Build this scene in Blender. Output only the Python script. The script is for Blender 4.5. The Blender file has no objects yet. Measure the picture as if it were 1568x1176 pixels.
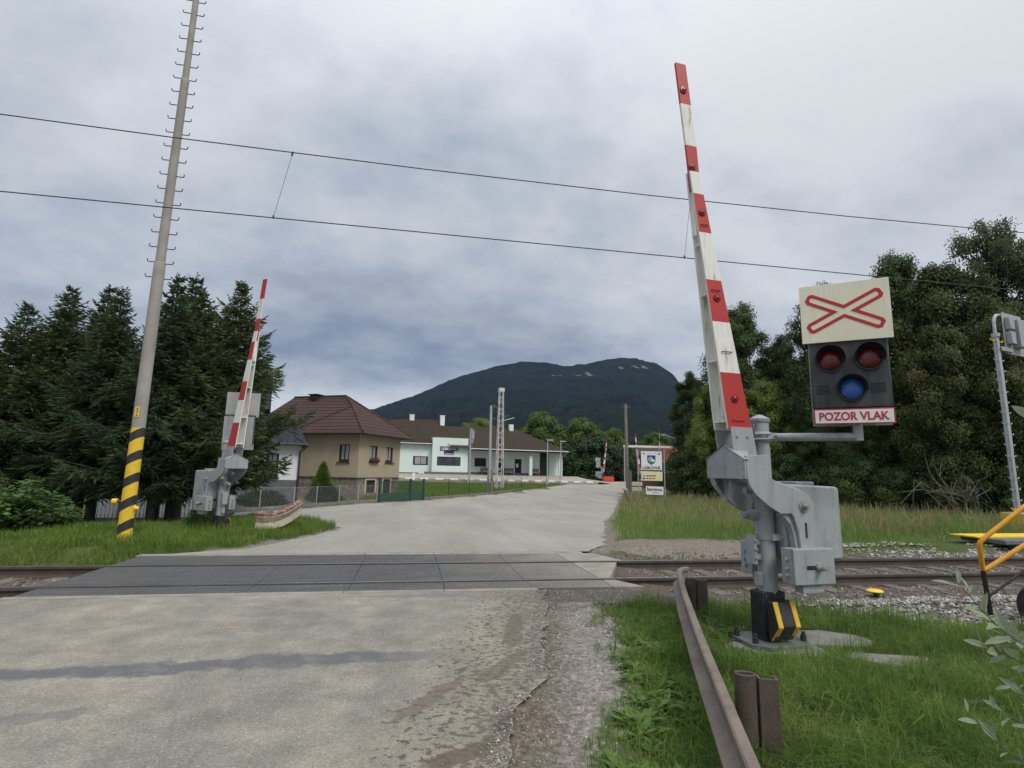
import bpy, math, random
import numpy as np
from mathutils import Matrix, Vector, noise
R = math.radians
random.seed(7)
rng = np.random.default_rng(11)
scene = bpy.context.scene
COL = scene.collection

# ------------------------------------------------------------------ helpers
class MB:
    """collects shapes of one mesh"""
    def __init__(s): s.v = []; s.f = []; s.m = []
    def add(s, vs, fs, m=0):
        b = len(s.v); s.v += [tuple(p) for p in vs]
        for f in fs: s.f.append([b + i for i in f]); s.m.append(m)
        return s
    def bx(s, x0, x1, y0, y1, z0, z1, m=0, M=None):
        vs = [Vector(p) for p in ((x0,y0,z0),(x1,y0,z0),(x1,y1,z0),(x0,y1,z0),(x0,y0,z1),(x1,y0,z1),(x1,y1,z1),(x0,y1,z1))]
        if M: vs = [M @ p for p in vs]
        return s.add(vs, [(0,3,2,1),(4,5,6,7),(0,1,5,4),(1,2,6,5),(2,3,7,6),(3,0,4,7)], m)
    def prism(s, poly, a, b, plane='xz', m=0, M=None):
        n = len(poly)
        def P(u, w, t): return Vector((u,t,w)) if plane == 'xz' else (Vector((u,w,t)) if plane == 'xy' else Vector((t,u,w)))
        vs = [P(u,w,a) for u,w in poly] + [P(u,w,b) for u,w in poly]
        if M: vs = [M @ p for p in vs]
        fs = [list(range(n)), list(range(2*n-1, n-1, -1))] + [(i, i+n, (i+1)%n+n, (i+1)%n) for i in range(n)]
        return s.add(vs, fs, m)
    def tube(s, pts, r, n=10, m=0, caps=True):
        pts = [Vector(p) for p in pts]; k = len(pts)
        rr = r if isinstance(r, (list, tuple)) else [r]*k
        vs = []; prev = None
        for i, p in enumerate(pts):
            d = (pts[min(i+1,k-1)] - pts[max(i-1,0)]).normalized()
            if prev is None:
                a = Vector((0,0,1)) if abs(d.z) < .9 else Vector((1,0,0))
                u = d.cross(a).normalized()
            else:
                u = (prev - d*prev.dot(d)).normalized()
            prev = u; w = d.cross(u)
            for j in range(n):
                t = 2*math.pi*j/n
                vs.append(p + (u*math.cos(t) + w*math.sin(t))*rr[i])
        fs = []
        for i in range(k-1):
            for j in range(n):
                fs.append((i*n+j, i*n+(j+1)%n, (i+1)*n+(j+1)%n, (i+1)*n+j))
        if caps: fs += [list(range(n-1,-1,-1)), list(range((k-1)*n, k*n))]
        return s.add(vs, fs, m)
    def lathe(s, prof, n=20, M=None, m=0):
        vs = []
        for r, z in prof:
            for j in range(n):
                t = 2*math.pi*j/n; p = Vector((r*math.cos(t), r*math.sin(t), z)); vs.append(M @ p if M else p)
        k = len(prof)
        fs = [(i*n+j, i*n+(j+1)%n, (i+1)*n+(j+1)%n, (i+1)*n+j) for i in range(k-1) for j in range(n)]
        fs += [list(range(n-1,-1,-1)), list(range((k-1)*n, k*n))]
        return s.add(vs, fs, m)

def link(o, parent=None):
    COL.objects.link(o)
    if parent: o.parent = parent
    return o
def obj(name, mb, mats, parent=None, bevel=0, smooth=35):
    me = bpy.data.meshes.new(name); me.from_pydata(mb.v, [], mb.f)
    if not isinstance(mats, (list, tuple)): mats = [mats]
    for m in mats: me.materials.append(m)
    if len(mats) > 1: me.polygons.foreach_set('material_index', mb.m)
    me.update()
    import bmesh
    bm = bmesh.new(); bm.from_mesh(me); bmesh.ops.recalc_face_normals(bm, faces=bm.faces); bm.to_mesh(me); bm.free()
    if smooth:
        me.shade_smooth(); me.set_sharp_from_angle(angle=R(smooth))
    o = link(bpy.data.objects.new(name, me), parent)
    if bevel:
        b = o.modifiers.new('bevel', 'BEVEL'); b.width = bevel; b.segments = 2; b.limit_method = 'ANGLE'; b.angle_limit = R(40)
    return o
def tag(o, label=None, cat=None, group=None, kind=None):
    for k, v in (('label', label), ('category', cat), ('group', group), ('kind', kind)):
        if v: o[k] = v
    return o
def empty(name, label, cat, loc=(0,0,0), rz=0, group=None):
    o = link(bpy.data.objects.new(name, None)); o.location = loc; o.rotation_euler = (0,0,rz); o.empty_display_size = .2
    return tag(o, label, cat, group, 'thing')
def copy_tree(o, parent=None):
    c = o.copy(); link(c, parent)
    for ch in list(o.children): copy_tree(ch, c)
    return c
def structure(o, name=None): o['kind'] = 'structure'; return o
def quads(name, V, mat, parent=None, per=4):
    """numpy (N*per,3) vertices -> mesh of N faces of per corners"""
    V = np.asarray(V, np.float32).reshape(-1, 3); n = len(V)//per
    me = bpy.data.meshes.new(name); me.vertices.add(len(V)); me.vertices.foreach_set('co', V.ravel())
    me.loops.add(len(V)); me.loops.foreach_set('vertex_index', np.arange(len(V), dtype=np.int32))
    me.polygons.add(n); me.polygons.foreach_set('loop_start', np.arange(0, len(V), per, dtype=np.int32))
    me.update(calc_edges=True); me.materials.append(mat)
    return link(bpy.data.objects.new(name, me), parent)
def nrm(a): return a/np.maximum(np.linalg.norm(a, axis=-1, keepdims=True), 1e-9)

# ------------------------------------------------------------------ materials
def new_mat(name):
    m = bpy.data.materials.new(name); m.use_nodes = True; nt = m.node_tree
    return m, nt, nt.nodes['Principled BSDF']
def N(nt, t, **kw):
    n = nt.nodes.new(t)
    for k, v in kw.items():
        if k in n.inputs: n.inputs[k].default_value = v
        else: setattr(n, k, v)
    return n
def ramp(nt, fac, stops, interp='LINEAR'):
    r = nt.nodes.new('ShaderNodeValToRGB'); e = r.color_ramp.elements; r.color_ramp.interpolation = interp
    while len(e) < len(stops): e.new(.5)
    for i, (p, c) in enumerate(stops):
        e[i].position = p; e[i].color = (*c, 1) if len(c) == 3 else c
    nt.links.new(fac, r.inputs['Fac']); return r.outputs['Color']
def mix(nt, fac, a, b, blend='MIX'):
    m = nt.nodes.new('ShaderNodeMix'); m.data_type = 'RGBA'; m.blend_type = blend
    for sock, v in ((m.inputs[0], fac), (m.inputs[6], a), (m.inputs[7], b)):
        if hasattr(v, 'is_linked'): nt.links.new(v, sock)
        elif isinstance(v, (int, float)): sock.default_value = v
        else: sock.default_value = (*v, 1)
    return m.outputs[2]
def math_(nt, op, a, b=0., c=None):
    m = nt.nodes.new('ShaderNodeMath'); m.operation = op
    for i, v in enumerate((a, b) if c is None else (a, b, c)):
        if hasattr(v, 'is_linked'): nt.links.new(v, m.inputs[i])
        else: m.inputs[i].default_value = v
    return m.outputs[0]
def coord(nt, sc=(1,1,1), out='Object', rot=(0,0,0)):
    t = nt.nodes.new('ShaderNodeTexCoord'); mp = nt.nodes.new('ShaderNodeMapping')
    mp.inputs['Scale'].default_value = sc; mp.inputs['Rotation'].default_value = rot
    nt.links.new(t.outputs[out], mp.inputs['Vector']); return mp.outputs['Vector']
def nz(nt, vec, scale, detail=4, rough=.55, dist=0.):
    n = nt.nodes.new('ShaderNodeTexNoise'); n.inputs['Scale'].default_value = scale; n.inputs['Detail'].default_value = detail
    n.inputs['Roughness'].default_value = rough; n.inputs['Distortion'].default_value = dist
    nt.links.new(vec, n.inputs['Vector']); return n.outputs['Fac']
def bump(nt, bsdf, h, strength=.3, dist=.02):
    b = nt.nodes.new('ShaderNodeBump'); b.inputs['Strength'].default_value = strength; b.inputs['Distance'].default_value = dist
    nt.links.new(h, b.inputs['Height']); nt.links.new(b.outputs['Normal'], bsdf.inputs['Normal'])
def simple(name, c1, c2=None, scale=6, rough=.6, metal=0, bmp=0, bscale=None, spec=.4, sc=(1,1,1), lo=.35, hi=.65, detail=5):
    m, nt, b = new_mat(name)
    v = coord(nt, sc); f = nz(nt, v, scale, detail)
    c2 = c2 or tuple(x*.82 for x in c1)
    nt.links.new(ramp(nt, f, [(lo, c1), (hi, c2)]), b.inputs['Base Color'])
    b.inputs['Roughness'].default_value = rough; b.inputs['Metallic'].default_value = metal; b.inputs['Specular IOR Level'].default_value = spec
    if bmp: bump(nt, b, nz(nt, v, bscale or scale*4, 4), bmp, .01)
    return m
def leafmat(name, c1, c2, c3=None, scale=.9, trans=.3, rough=.55):
    m, nt, b = new_mat(name)
    v = coord(nt); f = nz(nt, v, scale, 3); g = nz(nt, v, scale*14, 2)
    f2 = math_(nt, 'ADD', math_(nt, 'MULTIPLY', f, .6), math_(nt, 'MULTIPLY', g, .4))
    st = [(.36, c1), (.54, c2)] + ([(.66, c3)] if c3 else [])
    c = ramp(nt, f2, st)
    nt.links.new(c, b.inputs['Base Color']); b.inputs['Roughness'].default_value = rough; b.inputs['Specular IOR Level'].default_value = .25
    t = nt.nodes.new('ShaderNodeBsdfTranslucent'); nt.links.new(c, t.inputs['Color'])
    mx = nt.nodes.new('ShaderNodeMixShader'); mx.inputs[0].default_value = trans
    nt.links.new(b.outputs[0], mx.inputs[1]); nt.links.new(t.outputs[0], mx.inputs[2])
    nt.links.new(mx.outputs[0], nt.nodes['Material Output'].inputs['Surface'])
    return m

M = {}
def greypaint():
    m, nt, b = new_mat('grey_paint'); v = coord(nt)
    f, st, sp_, g = nz(nt, v, 2.4, 6, .65), nz(nt, coord(nt, (9,9,.8)), 2.2, 5, .65), nz(nt, v, 17, 5, .7), nz(nt, v, 70, 3)
    c = ramp(nt, f, [(.3, (.275,.293,.305)), (.5, (.33,.35,.362)), (.7, (.375,.395,.405))])
    c = mix(nt, ramp(nt, st, [(.5, (0,0,0)), (.72, (.55,.55,.55))]), c, (.19,.19,.18))
    c = mix(nt, ramp(nt, sp_, [(.655, (0,0,0)), (.69, (.8,.8,.8))]), c, (.17,.115,.075))
    nt.links.new(c, b.inputs['Base Color']); nt.links.new(ramp(nt, f, [(.3, (.36,)*3), (.7, (.6,)*3)]), b.inputs['Roughness']); b.inputs['Specular IOR Level'].default_value = .4
    bump(nt, b, g, .08, .004); return m
M['grey'] = greypaint()
M['greydark'] = simple('dark_grey_steel', (.15,.16,.17), (.10,.105,.11), 5, .5)
M['galv'] = simple('galvanised_steel', (.46,.48,.49), (.36,.38,.39), 9, .45, .3)
M['zinc'] = simple('zinc_bolt', (.5,.5,.48), (.3,.29,.27), 20, .4, .6)
M['black'] = simple('black_plastic', (.018,.019,.022), (.035,.035,.037), 8, .45, bmp=.1, bscale=90)
M['rubberblack'] = simple('black_paint', (.02,.021,.023), (.045,.043,.04), 7, .55)
def lensbump(m):
    nt = m.node_tree; b = nt.nodes['Principled BSDF']; vo = nt.nodes.new('ShaderNodeTexVoronoi'); vo.inputs['Scale'].default_value = 95; nt.links.new(coord(nt), vo.inputs['Vector']); bump(nt, b, vo.outputs['Distance'], .5, .004)
M['yellow'] = simple('yellow_paint', (.72,.44,.03), (.62,.36,.02), 9, .5)
M['yellowpost'] = simple('yellow_post_paint', (.83,.56,.03), (.72,.47,.04), 6, .55, lo=.4, hi=.75)
M['amber'] = simple('amber_rail_paint', (.72,.34,.02), (.62,.27,.02), 7, .4)
M['red'] = simple('red_paint', (.49,.036,.028), (.40,.034,.03), 3, .5, bmp=.05, lo=.3, hi=.75)
M['redsign'] = simple('red_sign_film', (.50,.03,.035), (.44,.03,.035), 8, .45)
def creampaint():
    m, nt, b = new_mat('cream_enamel'); v = coord(nt)
    c = ramp(nt, nz(nt, v, 2.2, 5), [(.3, (.80,.77,.61)), (.7, (.74,.70,.54))])
    c = mix(nt, ramp(nt, nz(nt, coord(nt, (14,14,.9)), 2.4, 5, .6), [(.52, (0,0,0)), (.75, (.45,.45,.45))]), c, (.52,.48,.36))
    c = mix(nt, ramp(nt, nz(nt, v, 13, 4, .6), [(.70, (0,0,0)), (.72, (.9,.9,.9))]), c, (.16,.10,.06))
    nt.links.new(c, b.inputs['Base Color']); b.inputs['Roughness'].default_value = .4; return m
M['cream'] = creampaint()
M['signwhite'] = simple('white_enamel', (.80,.80,.78), (.74,.74,.71), 5, .4)
def woodwhite():
    m, nt, b = new_mat('white_painted_wood')
    v = coord(nt, (9,9,1.1)); f = nz(nt, v, 3, 6, .65); g = nz(nt, coord(nt, (1,1,1)), 2.2, 3)
    s = math_(nt, 'MULTIPLY', f, math_(nt, 'ADD', g, .35))
    nt.links.new(ramp(nt, s, [(.40, (.76,.75,.71)), (.52, (.66,.64,.58)), (.60, (.34,.31,.27))]), b.inputs['Base Color'])
    b.inputs['Roughness'].default_value = .6; bump(nt, b, f, .15, .01)
    return m
M['white'] = woodwhite()
def rust(name, c=(.16,.115,.085), d=(.085,.06,.047), e=(.24,.14,.08)):
    m, nt, b = new_mat(name)
    v = coord(nt); f = nz(nt, v, 3.2, 8, .75, .4); g = nz(nt, v, 60, 4)
    c0 = ramp(nt, f, [(.36, d), (.48, c), (.56, tuple(x*1.25 for x in c)), (.66, e)])
    nt.links.new(mix(nt, .35, c0, ramp(nt, g, [(.3, tuple(x*.6 for x in c)), (.7, tuple(x*1.35 for x in c))])), b.inputs['Base Color'])
    b.inputs['Roughness'].default_value = .75; b.inputs['Metallic'].default_value = .15; bump(nt, b, g, .35, .004)
    return m
M['rust'] = rust('old_rail_steel', (.185,.150,.125), (.115,.092,.078), (.25,.185,.14))
M['rustpost'] = rust('rusty_post_steel', (.095,.072,.057), (.055,.043,.036), (.17,.115,.075))
M['rail'] = rust('track_rail_steel', (.075,.058,.048), (.045,.037,.033), (.11,.08,.06))
M['railtop'] = simple('polished_rail_head', (.36,.35,.34), (.26,.25,.24), 4, .32, .8)
def peel():
    m, nt, b = new_mat('peeling_white_paint')
    v = coord(nt); f = nz(nt, v, 7, 8, .7); g = nz(nt, v, 22, 6, .7)
    s = math_(nt, 'ADD', math_(nt, 'MULTIPLY', f, .6), math_(nt, 'MULTIPLY', g, .4))
    nt.links.new(ramp(nt, s, [(.38, (.20,.17,.135)), (.46, (.40,.35,.275)), (.55, (.43,.375,.29)), (.60, (.22,.09,.055))]), b.inputs['Base Color']); b.inputs['Roughness'].default_value = .75
    return m
M['peel'] = peel()
M['peelred'] = simple('peeling_red_paint', (.20,.065,.045), (.34,.27,.20), 7, .7, lo=.48, hi=.58)
M['concrete'] = simple('concrete', (.245,.235,.21), (.145,.14,.125), 5, .85, bmp=.25, bscale=40, lo=.3, hi=.7)
M['mastconc'] = simple('mast_concrete', (.36,.34,.30), (.27,.255,.23), 2.2, .85, bmp=.15, bscale=50)
M['wood'] = simple('weathered_wood', (.26,.235,.20), (.17,.15,.125), 3, .8, bmp=.2, bscale=10, sc=(6,6,.6))
M['wire'] = simple('wire', (.035,.037,.04), rough=.5)
M['redlens'] = simple('red_lens', (.16,.008,.014), (.11,.006,.01), 30, .12, spec=.7)
M['redlamp'] = simple('red_marker_lens', (.22,.012,.014), (.14,.01,.012), 30, .25, spec=.5)
M['bluelens'] = simple('blue_lens', (.03,.14,.55), (.02,.10,.42), 26, .15, spec=.7)
lensbump(M['redlens']); lensbump(M['bluelens'])
M['lampbody'] = simple('lamp_housing_black', (.035,.037,.043), (.066,.067,.07), 5, .55, sc=(3,3,.5), detail=7)
M['glass'] = simple('window_glass', (.03,.032,.036), (.05,.052,.056), 1.5, .08, spec=.6)
M['curtain'] = simple('curtain', (.42,.43,.46), (.25,.26,.29), 9, .9, sc=(3,3,.2))
M['frame'] = simple('brown_frame', (.05,.028,.022), rough=.5)
M['framegrey'] = simple('dark_frame', (.03,.028,.028), rough=.5)
M['tan'] = simple('tan_render', (.44,.365,.26), (.375,.31,.215), 1.1, .9, bmp=.1, bscale=60, lo=.3, hi=.7)
M['whitewall'] = simple('white_render', (.74,.75,.77), (.69,.70,.72), 1.5, .85)
M['mint'] = simple('pale_mint_render', (.68,.78,.74), (.63,.73,.69), .8, .9)
M['greywall'] = simple('grey_plinth', (.14,.145,.155), (.11,.115,.125), 3, .9)
def stone():
    m, nt, b = new_mat('rubble_stone')
    v = coord(nt); t = nt.nodes.new('ShaderNodeTexVoronoi'); t.inputs['Scale'].default_value = 4.2; nt.links.new(v, t.inputs['Vector'])
    c = ramp(nt, nz(nt, v, 6, 5), [(.3, (.17,.14,.11)), (.55, (.27,.22,.17)), (.7, (.36,.31,.26))])
    nt.links.new(mix(nt, .3, c, t.outputs['Color'], 'MULTIPLY'), b.inputs['Base Color']); b.inputs['Roughness'].default_value = .95
    bump(nt, b, t.outputs['Distance'], .6, .04); return m
M['stone'] = stone()
def rooftile(name, c1, c2, period):
    m, nt, b = new_mat(name)
    t = nt.nodes.new('ShaderNodeTexCoord'); s = nt.nodes.new('ShaderNodeSeparateXYZ'); nt.links.new(t.outputs['Object'], s.inputs[0])
    fr = math_(nt, 'FRACT', math_(nt, 'DIVIDE', s.outputs['Z'], period))
    base = ramp(nt, nz(nt, t.outputs['Object'], 1.4, 5), [(.3, c1), (.7, c2)])
    line = ramp(nt, fr, [(0, (.22,.22,.22)), (.14, (.45,.45,.45)), (.28, (1,1,1)), (1, (1.15,1.1,1.1))])
    nt.links.new(mix(nt, 1., base, line, 'MULTIPLY'), b.inputs['Base Color']); b.inputs['Roughness'].default_value = .8; b.inputs['Specular IOR Level'].default_value = .12
    bump(nt, b, fr, .5, .05); return m
M['browntile'] = rooftile('brown_metal_tile', (.082,.052,.045), (.066,.043,.038), .24)
M['darkroof'] = rooftile('dark_brown_shingle', (.060,.046,.033), (.045,.036,.027), .16)
M['greyroof'] = simple('grey_ribbed_roof', (.042,.047,.052), (.033,.037,.041), 3, .85, spec=.08)
M['redroof'] = rooftile('red_tile', (.16,.045,.035), (.13,.04,.035), .3)
M['orangeroof'] = rooftile('orange_tile', (.42,.17,.07), (.36,.14,.06), .3)
M['gategreen'] = simple('green_gate_paint', (.032,.085,.06), (.028,.072,.052), 3, .5)
M['darkgreen'] = simple('dark_fence', (.03,.035,.03), rough=.6)
M['picketwhite'] = simple('white_picket', (.80,.80,.82), (.70,.70,.72), 4, .6)
M['picketgrey'] = simple('grey_fence_rail', (.13,.13,.14), (.10,.10,.11), 4, .8)
M['flowerred'] = simple('red_flowers', (.35,.04,.05), (.06,.09,.03), 14, .8, lo=.45, hi=.55)
M['navy'] = simple('navy_board', (.03,.035,.10), rough=.4)
M['platform'] = simple('platform_paving', (.37,.33,.28), (.29,.26,.22), 1.5, .9)
M['brickred'] = simple('dark_red_wall', (.14,.05,.04), (.11,.04,.035), 2, .9)
M['shieldblue'] = simple('shield_blue', (.03,.06,.22), rough=.4)
M['shieldgreen'] = simple('shield_green', (.03,.20,.14), rough=.4)
M['plateyellow'] = simple('pale_yellow_plate', (.78,.70,.42), (.74,.66,.38), 4, .45)
M['ink'] = simple('dark_lettering', (.025,.027,.03), rough=.5)
M['orangeplastic'] = simple('orange_barrier_plastic', (.65,.07,.03), (.55,.06,.03), 4, .5)
M['bark'] = simple('bark', (.10,.082,.065), (.055,.046,.038), 6, .95, bmp=.5, bscale=14, sc=(3,3,.6))
M['palebark'] = simple('pale_twig', (.17,.15,.12), (.12,.105,.08), 6, .9)
M['spruce'] = leafmat('spruce_needles', (.04,.064,.025), (.078,.11,.038), (.115,.15,.05), .6, .25)
M['spruce2'] = leafmat('spruce_needles_bluish', (.034,.058,.027), (.066,.098,.042), (.10,.135,.052), .6, .25)
M['leafdark'] = leafmat('dark_leaves', (.042,.072,.022), (.078,.12,.032), (.12,.162,.045), .6, .35)
M['leafmid'] = leafmat('green_leaves', (.06,.11,.02), (.10,.165,.03), (.14,.205,.042), .5, .3)
M['leafyel'] = leafmat('yellow_green_leaves', (.11,.155,.03), (.18,.225,.045), (.24,.255,.06), .4, .3)
M['leafbrown'] = leafmat('brownish_leaves', (.062,.084,.024), (.10,.12,.035), (.15,.125,.043), .45, .35)
M['leafbirch'] = leafmat('birch_leaves', (.07,.095,.045), (.115,.145,.062), (.15,.18,.08), .5, .4)
M['leafbush'] = leafmat('bush_leaves', (.06,.125,.03), (.10,.19,.045), (.15,.245,.07), 1.2, .3)
M['thuja'] = leafmat('thuja_scales', (.07,.13,.02), (.115,.19,.03), (.155,.23,.04), 2.2, .2)
M['hedge'] = leafmat('hedge_leaves', (.022,.045,.017), (.038,.07,.022), (.05,.085,.028), .6, .2)
M['willow'] = leafmat('willow_leaves', (.20,.26,.15), (.29,.35,.22), (.36,.41,.29), 9, .3, .5)
M['grass'] = leafmat('lawn_blades', (.085,.155,.032), (.16,.26,.05), (.28,.34,.10), 1.3, .42)
M['grassl'] = leafmat('verge_blades', (.10,.165,.028), (.155,.235,.042), (.215,.25,.075), .5, .35)
M['meadow'] = leafmat('meadow_blades', (.13,.22,.045), (.20,.29,.07), (.31,.33,.11), .28, .35)
M['dry'] = leafmat('dry_stems', (.26,.20,.11), (.34,.27,.15), (.20,.12,.075), .4, .3)
M['weed'] = leafmat('weed_leaves', (.075,.145,.03), (.12,.205,.045), (.17,.25,.065), 2, .35)

# ------------------------------------------------------------------ camera, light, sky
cam = bpy.data.cameras.new('camera'); co = link(bpy.data.objects.new('camera', cam)); scene.camera = co
cam.sensor_width = 36; cam.lens = 826.9/1568*36; cam.clip_end = 9000; cam.clip_start = .05
rx = Vector((0.98318784,-0.18144651,0.02046532)); uy = Vector((-0.04904434,-0.15445315,0.98678208)); fw = Vector((0.17588724,0.97119585,0.16075539))
mw = Matrix((rx, uy, -fw)).transposed().to_4x4(); mw.translation = (0,0,1.491); co.matrix_world = mw
SUN_EL, SUN_AZ = R(48), R(150)          # azimuth clockwise from +Y: behind the camera to the right
sun = bpy.data.lights.new('sun', 'SUN'); sun.energy = 1.5; sun.angle = R(22); sun.color = (1,.95,.88)
so = link(bpy.data.objects.new('sun', sun))
sd = Vector((math.sin(SUN_AZ)*math.cos(SUN_EL), math.cos(SUN_AZ)*math.cos(SUN_EL), math.sin(SUN_EL)))
so.rotation_euler = sd.to_track_quat('Z', 'Y').to_euler()
w = bpy.data.worlds.new('World'); scene.world = w; w.use_nodes = True; nt = w.node_tree
bg = nt.nodes['Background']; bg.inputs['Strength'].default_value = .1
sky = nt.nodes.new('ShaderNodeTexSky'); sky.sky_type = 'NISHITA'; sky.sun_disc = False; sky.sun_elevation = SUN_EL; sky.sun_rotation = SUN_AZ
tc = nt.nodes.new('ShaderNodeTexCoord'); sp = nt.nodes.new('ShaderNodeSeparateXYZ'); nt.links.new(tc.outputs['Generated'], sp.inputs[0])
zc = math_(nt, 'MAXIMUM', sp.outputs['Z'], 0.); den = math_(nt, 'ADD', zc, .36)
cx = math_(nt, 'DIVIDE', sp.outputs['X'], den); cy = math_(nt, 'DIVIDE', sp.outputs['Y'], den)
cb = nt.nodes.new('ShaderNodeCombineXYZ'); nt.links.new(cx, cb.inputs[0]); nt.links.new(cy, cb.inputs[1])
def cn(scale, det, off, rough=.5, dist=.3, sc=(1,1,1)):
    mp = nt.nodes.new('ShaderNodeMapping'); mp.inputs['Location'].default_value = off; mp.inputs['Scale'].default_value = sc
    nt.links.new(cb.outputs[0], mp.inputs[0]); return nz(nt, mp.outputs[0], scale, det, rough, dist)
n1 = cn(1.15, 3, (3.1,1.7,0), .45, .15, (.9,1.15,1)); n2 = cn(3.4, 5, (7.7,2.2,0), .55, .1, (.8,1.25,1)); n3 = cn(9., 4, (1.7,5.2,0), .6, .2)
cl = math_(nt, 'ADD', math_(nt, 'ADD', math_(nt, 'MULTIPLY', n1, .52), math_(nt, 'MULTIPLY', n2, .40)), math_(nt, 'MULTIPLY_ADD', n3, .17, -.07))
cl = math_(nt, 'SUBTRACT', cl, math_(nt, 'MULTIPLY', math_(nt, 'MAXIMUM', sp.outputs['X'], -.3), .08))
# overcast: brighter towards the zenith and at the clear strip on the horizon, slate stratus bank between
bank = ramp(nt, zc, [(0, (0,0,0)), (.12, (.05,.05,.05)), (.19, (1,1,1)), (.30, (.75,.75,.75)), (.5, (.22,.22,.22)), (.75, (0,0,0))])
sidew = ramp(nt, sp.outputs['X'], [(.0, (.8,.8,.8)), (.30, (1,1,1)), (.62, (.35,.35,.35)), (1, (.1,.1,.1))])
bk = math_(nt, 'MULTIPLY', bank, sidew)
v2 = math_(nt, 'ADD', cl, math_(nt, 'MULTIPLY_ADD', bk, .28, -.02))
colr = ramp(nt, v2, [(.34, (.65,.668,.688)), (.46, (.555,.583,.625)), (.56, (.448,.485,.54)), (.67, (.325,.370,.438)), (.80, (.205,.25,.335))])
zen = ramp(nt, zc, [(0, (1,1,1)), (.5, (1.,1.,1.)), (1, (1.9,1.9,1.9))])
z2 = math_(nt, 'MULTIPLY_ADD', math_(nt, 'POWER', zc, 5.), 1.9, 1.0)
vm = nt.nodes.new('ShaderNodeVectorMath'); vm.operation = 'SCALE'; nt.links.new(colr, vm.inputs[0])
nt.links.new(math_(nt, 'MULTIPLY', z2, 9.0), vm.inputs['Scale'])
strip_ = ramp(nt, zc, [(0, (.12,.12,.12)), (.10, (.10,.10,.10)), (.16, (0,0,0))])
nt.links.new(math_(nt, 'SUBTRACT', v2, strip_), colr.node.inputs['Fac'])
thin = ramp(nt, v2, [(.30, (.80,.80,.80)), (.42, (.97,.97,.97))])
nt.links.new(mix(nt, thin, sky.outputs[0], vm.outputs[0]), bg.inputs['Color'])
vs = scene.view_settings; vs.view_transform = 'Standard'; vs.look = 'None'; vs.gamma = 1; vs.exposure = .35

# ------------------------------------------------------------------ terrain
def zt(y, x=0): return float(np.interp(y, [-99,11,14,25,45,70,999], [0,0,-.03,-.3,-.3,.4,.4]))
GE = ([-9,2.9,3.38,3.84,5.4,6.4,7.2], [.3,.97,1.24,1.55,1.92,2.3,2.6])        # right verge of the near road
NR = ([-9,3.0,3.64,4.02,4.7,7.12], [.1,.57,.73,.99,1.2,1.80])                     # asphalt edge
FL = ([10.3,11,13,14.6,15.5,17.3,19.3,20.4,22.4,24,25.3,27,29.85,33.7,43.2,57,62,70,76,100,140],
      [-4.2,-2.9,-2.2,-1.75,-1.85,-2.4,-3.5,-5.9,-6.5,-5.6,-4.7,-4.0,-2.35,.95,6.3,14.9,18,20.3,22,31,50])
FR = ([10.3,11.3,17.8,27,42.8,59.7,76,100,140], [3.35,4.1,6.5,10.4,17,25,31,40,58])
nnoise = lambda x, y, s=1: noise.noise(Vector((x*s, y*s, 3.3)))
def zones(x, y):
    """(dirt, ballast) fractions of the bare ground"""
    d = b = 0.
    if y < 7.0:
        e = np.interp(y, *GE)
        if x < e + .05: d = 1.
        else: d = max(0, 1 - (x-e)/.35)*.8
        if x < -3.6: d = 1.
        bl = 6.35 if x < 4 else np.interp(x, [4,5,6.5,9,30], [6.3,5.75,5.2,5.0,5.0])
        if y > bl: b = min(1, (y-bl)/.25)
    elif y < 11:
        b = 1.
        if y > 10.2: b = max(0, 1-(y-10.2)/.6)
        if x < -4 and y > 9.6: b = max(0, 1-(y-9.6)/.3)*.6; d = .45
    if y >= 10.0:
        l, r = np.interp(y, *FL), np.interp(y, *FR)
        if l-.1 < x < r+.15: d = 1.
        elif x >= r: d = max(0, 1-(x-r-.15)/.5)
        else: d = max(0, 1-(l-.1-x)/(.35 if y < 20 else .2))*.9
        q = math.hypot((x-5.9)/1.9, (y-11.2)/.9)
        if q < 1.2: d = max(d, min(1, (1.2-q)*4)); b *= max(0, min(1, (q-.6)))
        if y < 20 and x < -6: d = max(d, .35)
    return d, b
def zground(x, y):
    z = zt(y)
    l, r = np.interp(y, *FL), np.interp(y, *FR)
    if y < 6.9 and x > np.interp(y, *GE): z -= min(.09, .25*(x-np.interp(y, *GE)))
    if -4.3 < x < 3.3 and (6.95 if x < 1.6 else 7.3) < y < 10.6: z = -.19
    elif 6.2 < y < 10.7: 
        z = -.17 if 6.9 < y < 10.1 else (-.17 + .1*min(1, (6.9-y)/.7) if y <= 6.9 else -.17 + .15*min(1, (y-10.1)/.6))
        if 1.5 < x < 3.6 and y < 7.24: z = -.012 - .1*max(0,x-2.6)
        elif 3.2 < x < 4.4: z = max(z, -.17 + .11*(4.4-x)/1.2)
    elif y > 10.3 and l < x < r: z -= .02
    elif y <= 6.2 and x <= np.interp(y, *GE): z -= .02
    else:
        if y > 10.7 and (x > r + .3 or x < l-.3): z += .05*nnoise(x, y, .6) + .03*nnoise(x, y, 1.7) + .03
    if y > 15.2 and x < -5: z -= .55*min(1,(y-15.2)/4)*min(1,(-5-x)/1.5)
    return z
def axis(lo, hi, step, far, grow=1.22):
    a = list(np.arange(lo, hi+1e-6, step)); s = step
    while a[-1] < far: s *= grow; a.append(a[-1]+s)
    s = step; pre = []
    p = lo
    while p > -far: s *= grow; p -= s; pre.append(p)
    return pre[::-1] + a
GX, GY = axis(-14, 16, .2, 2600), axis(1.6, 24, .2, 2600)
mb = MB(); nx, ny = len(GX), len(GY)
gv = [(x, y, zground(x, y)) for y in GY for x in GX]
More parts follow.
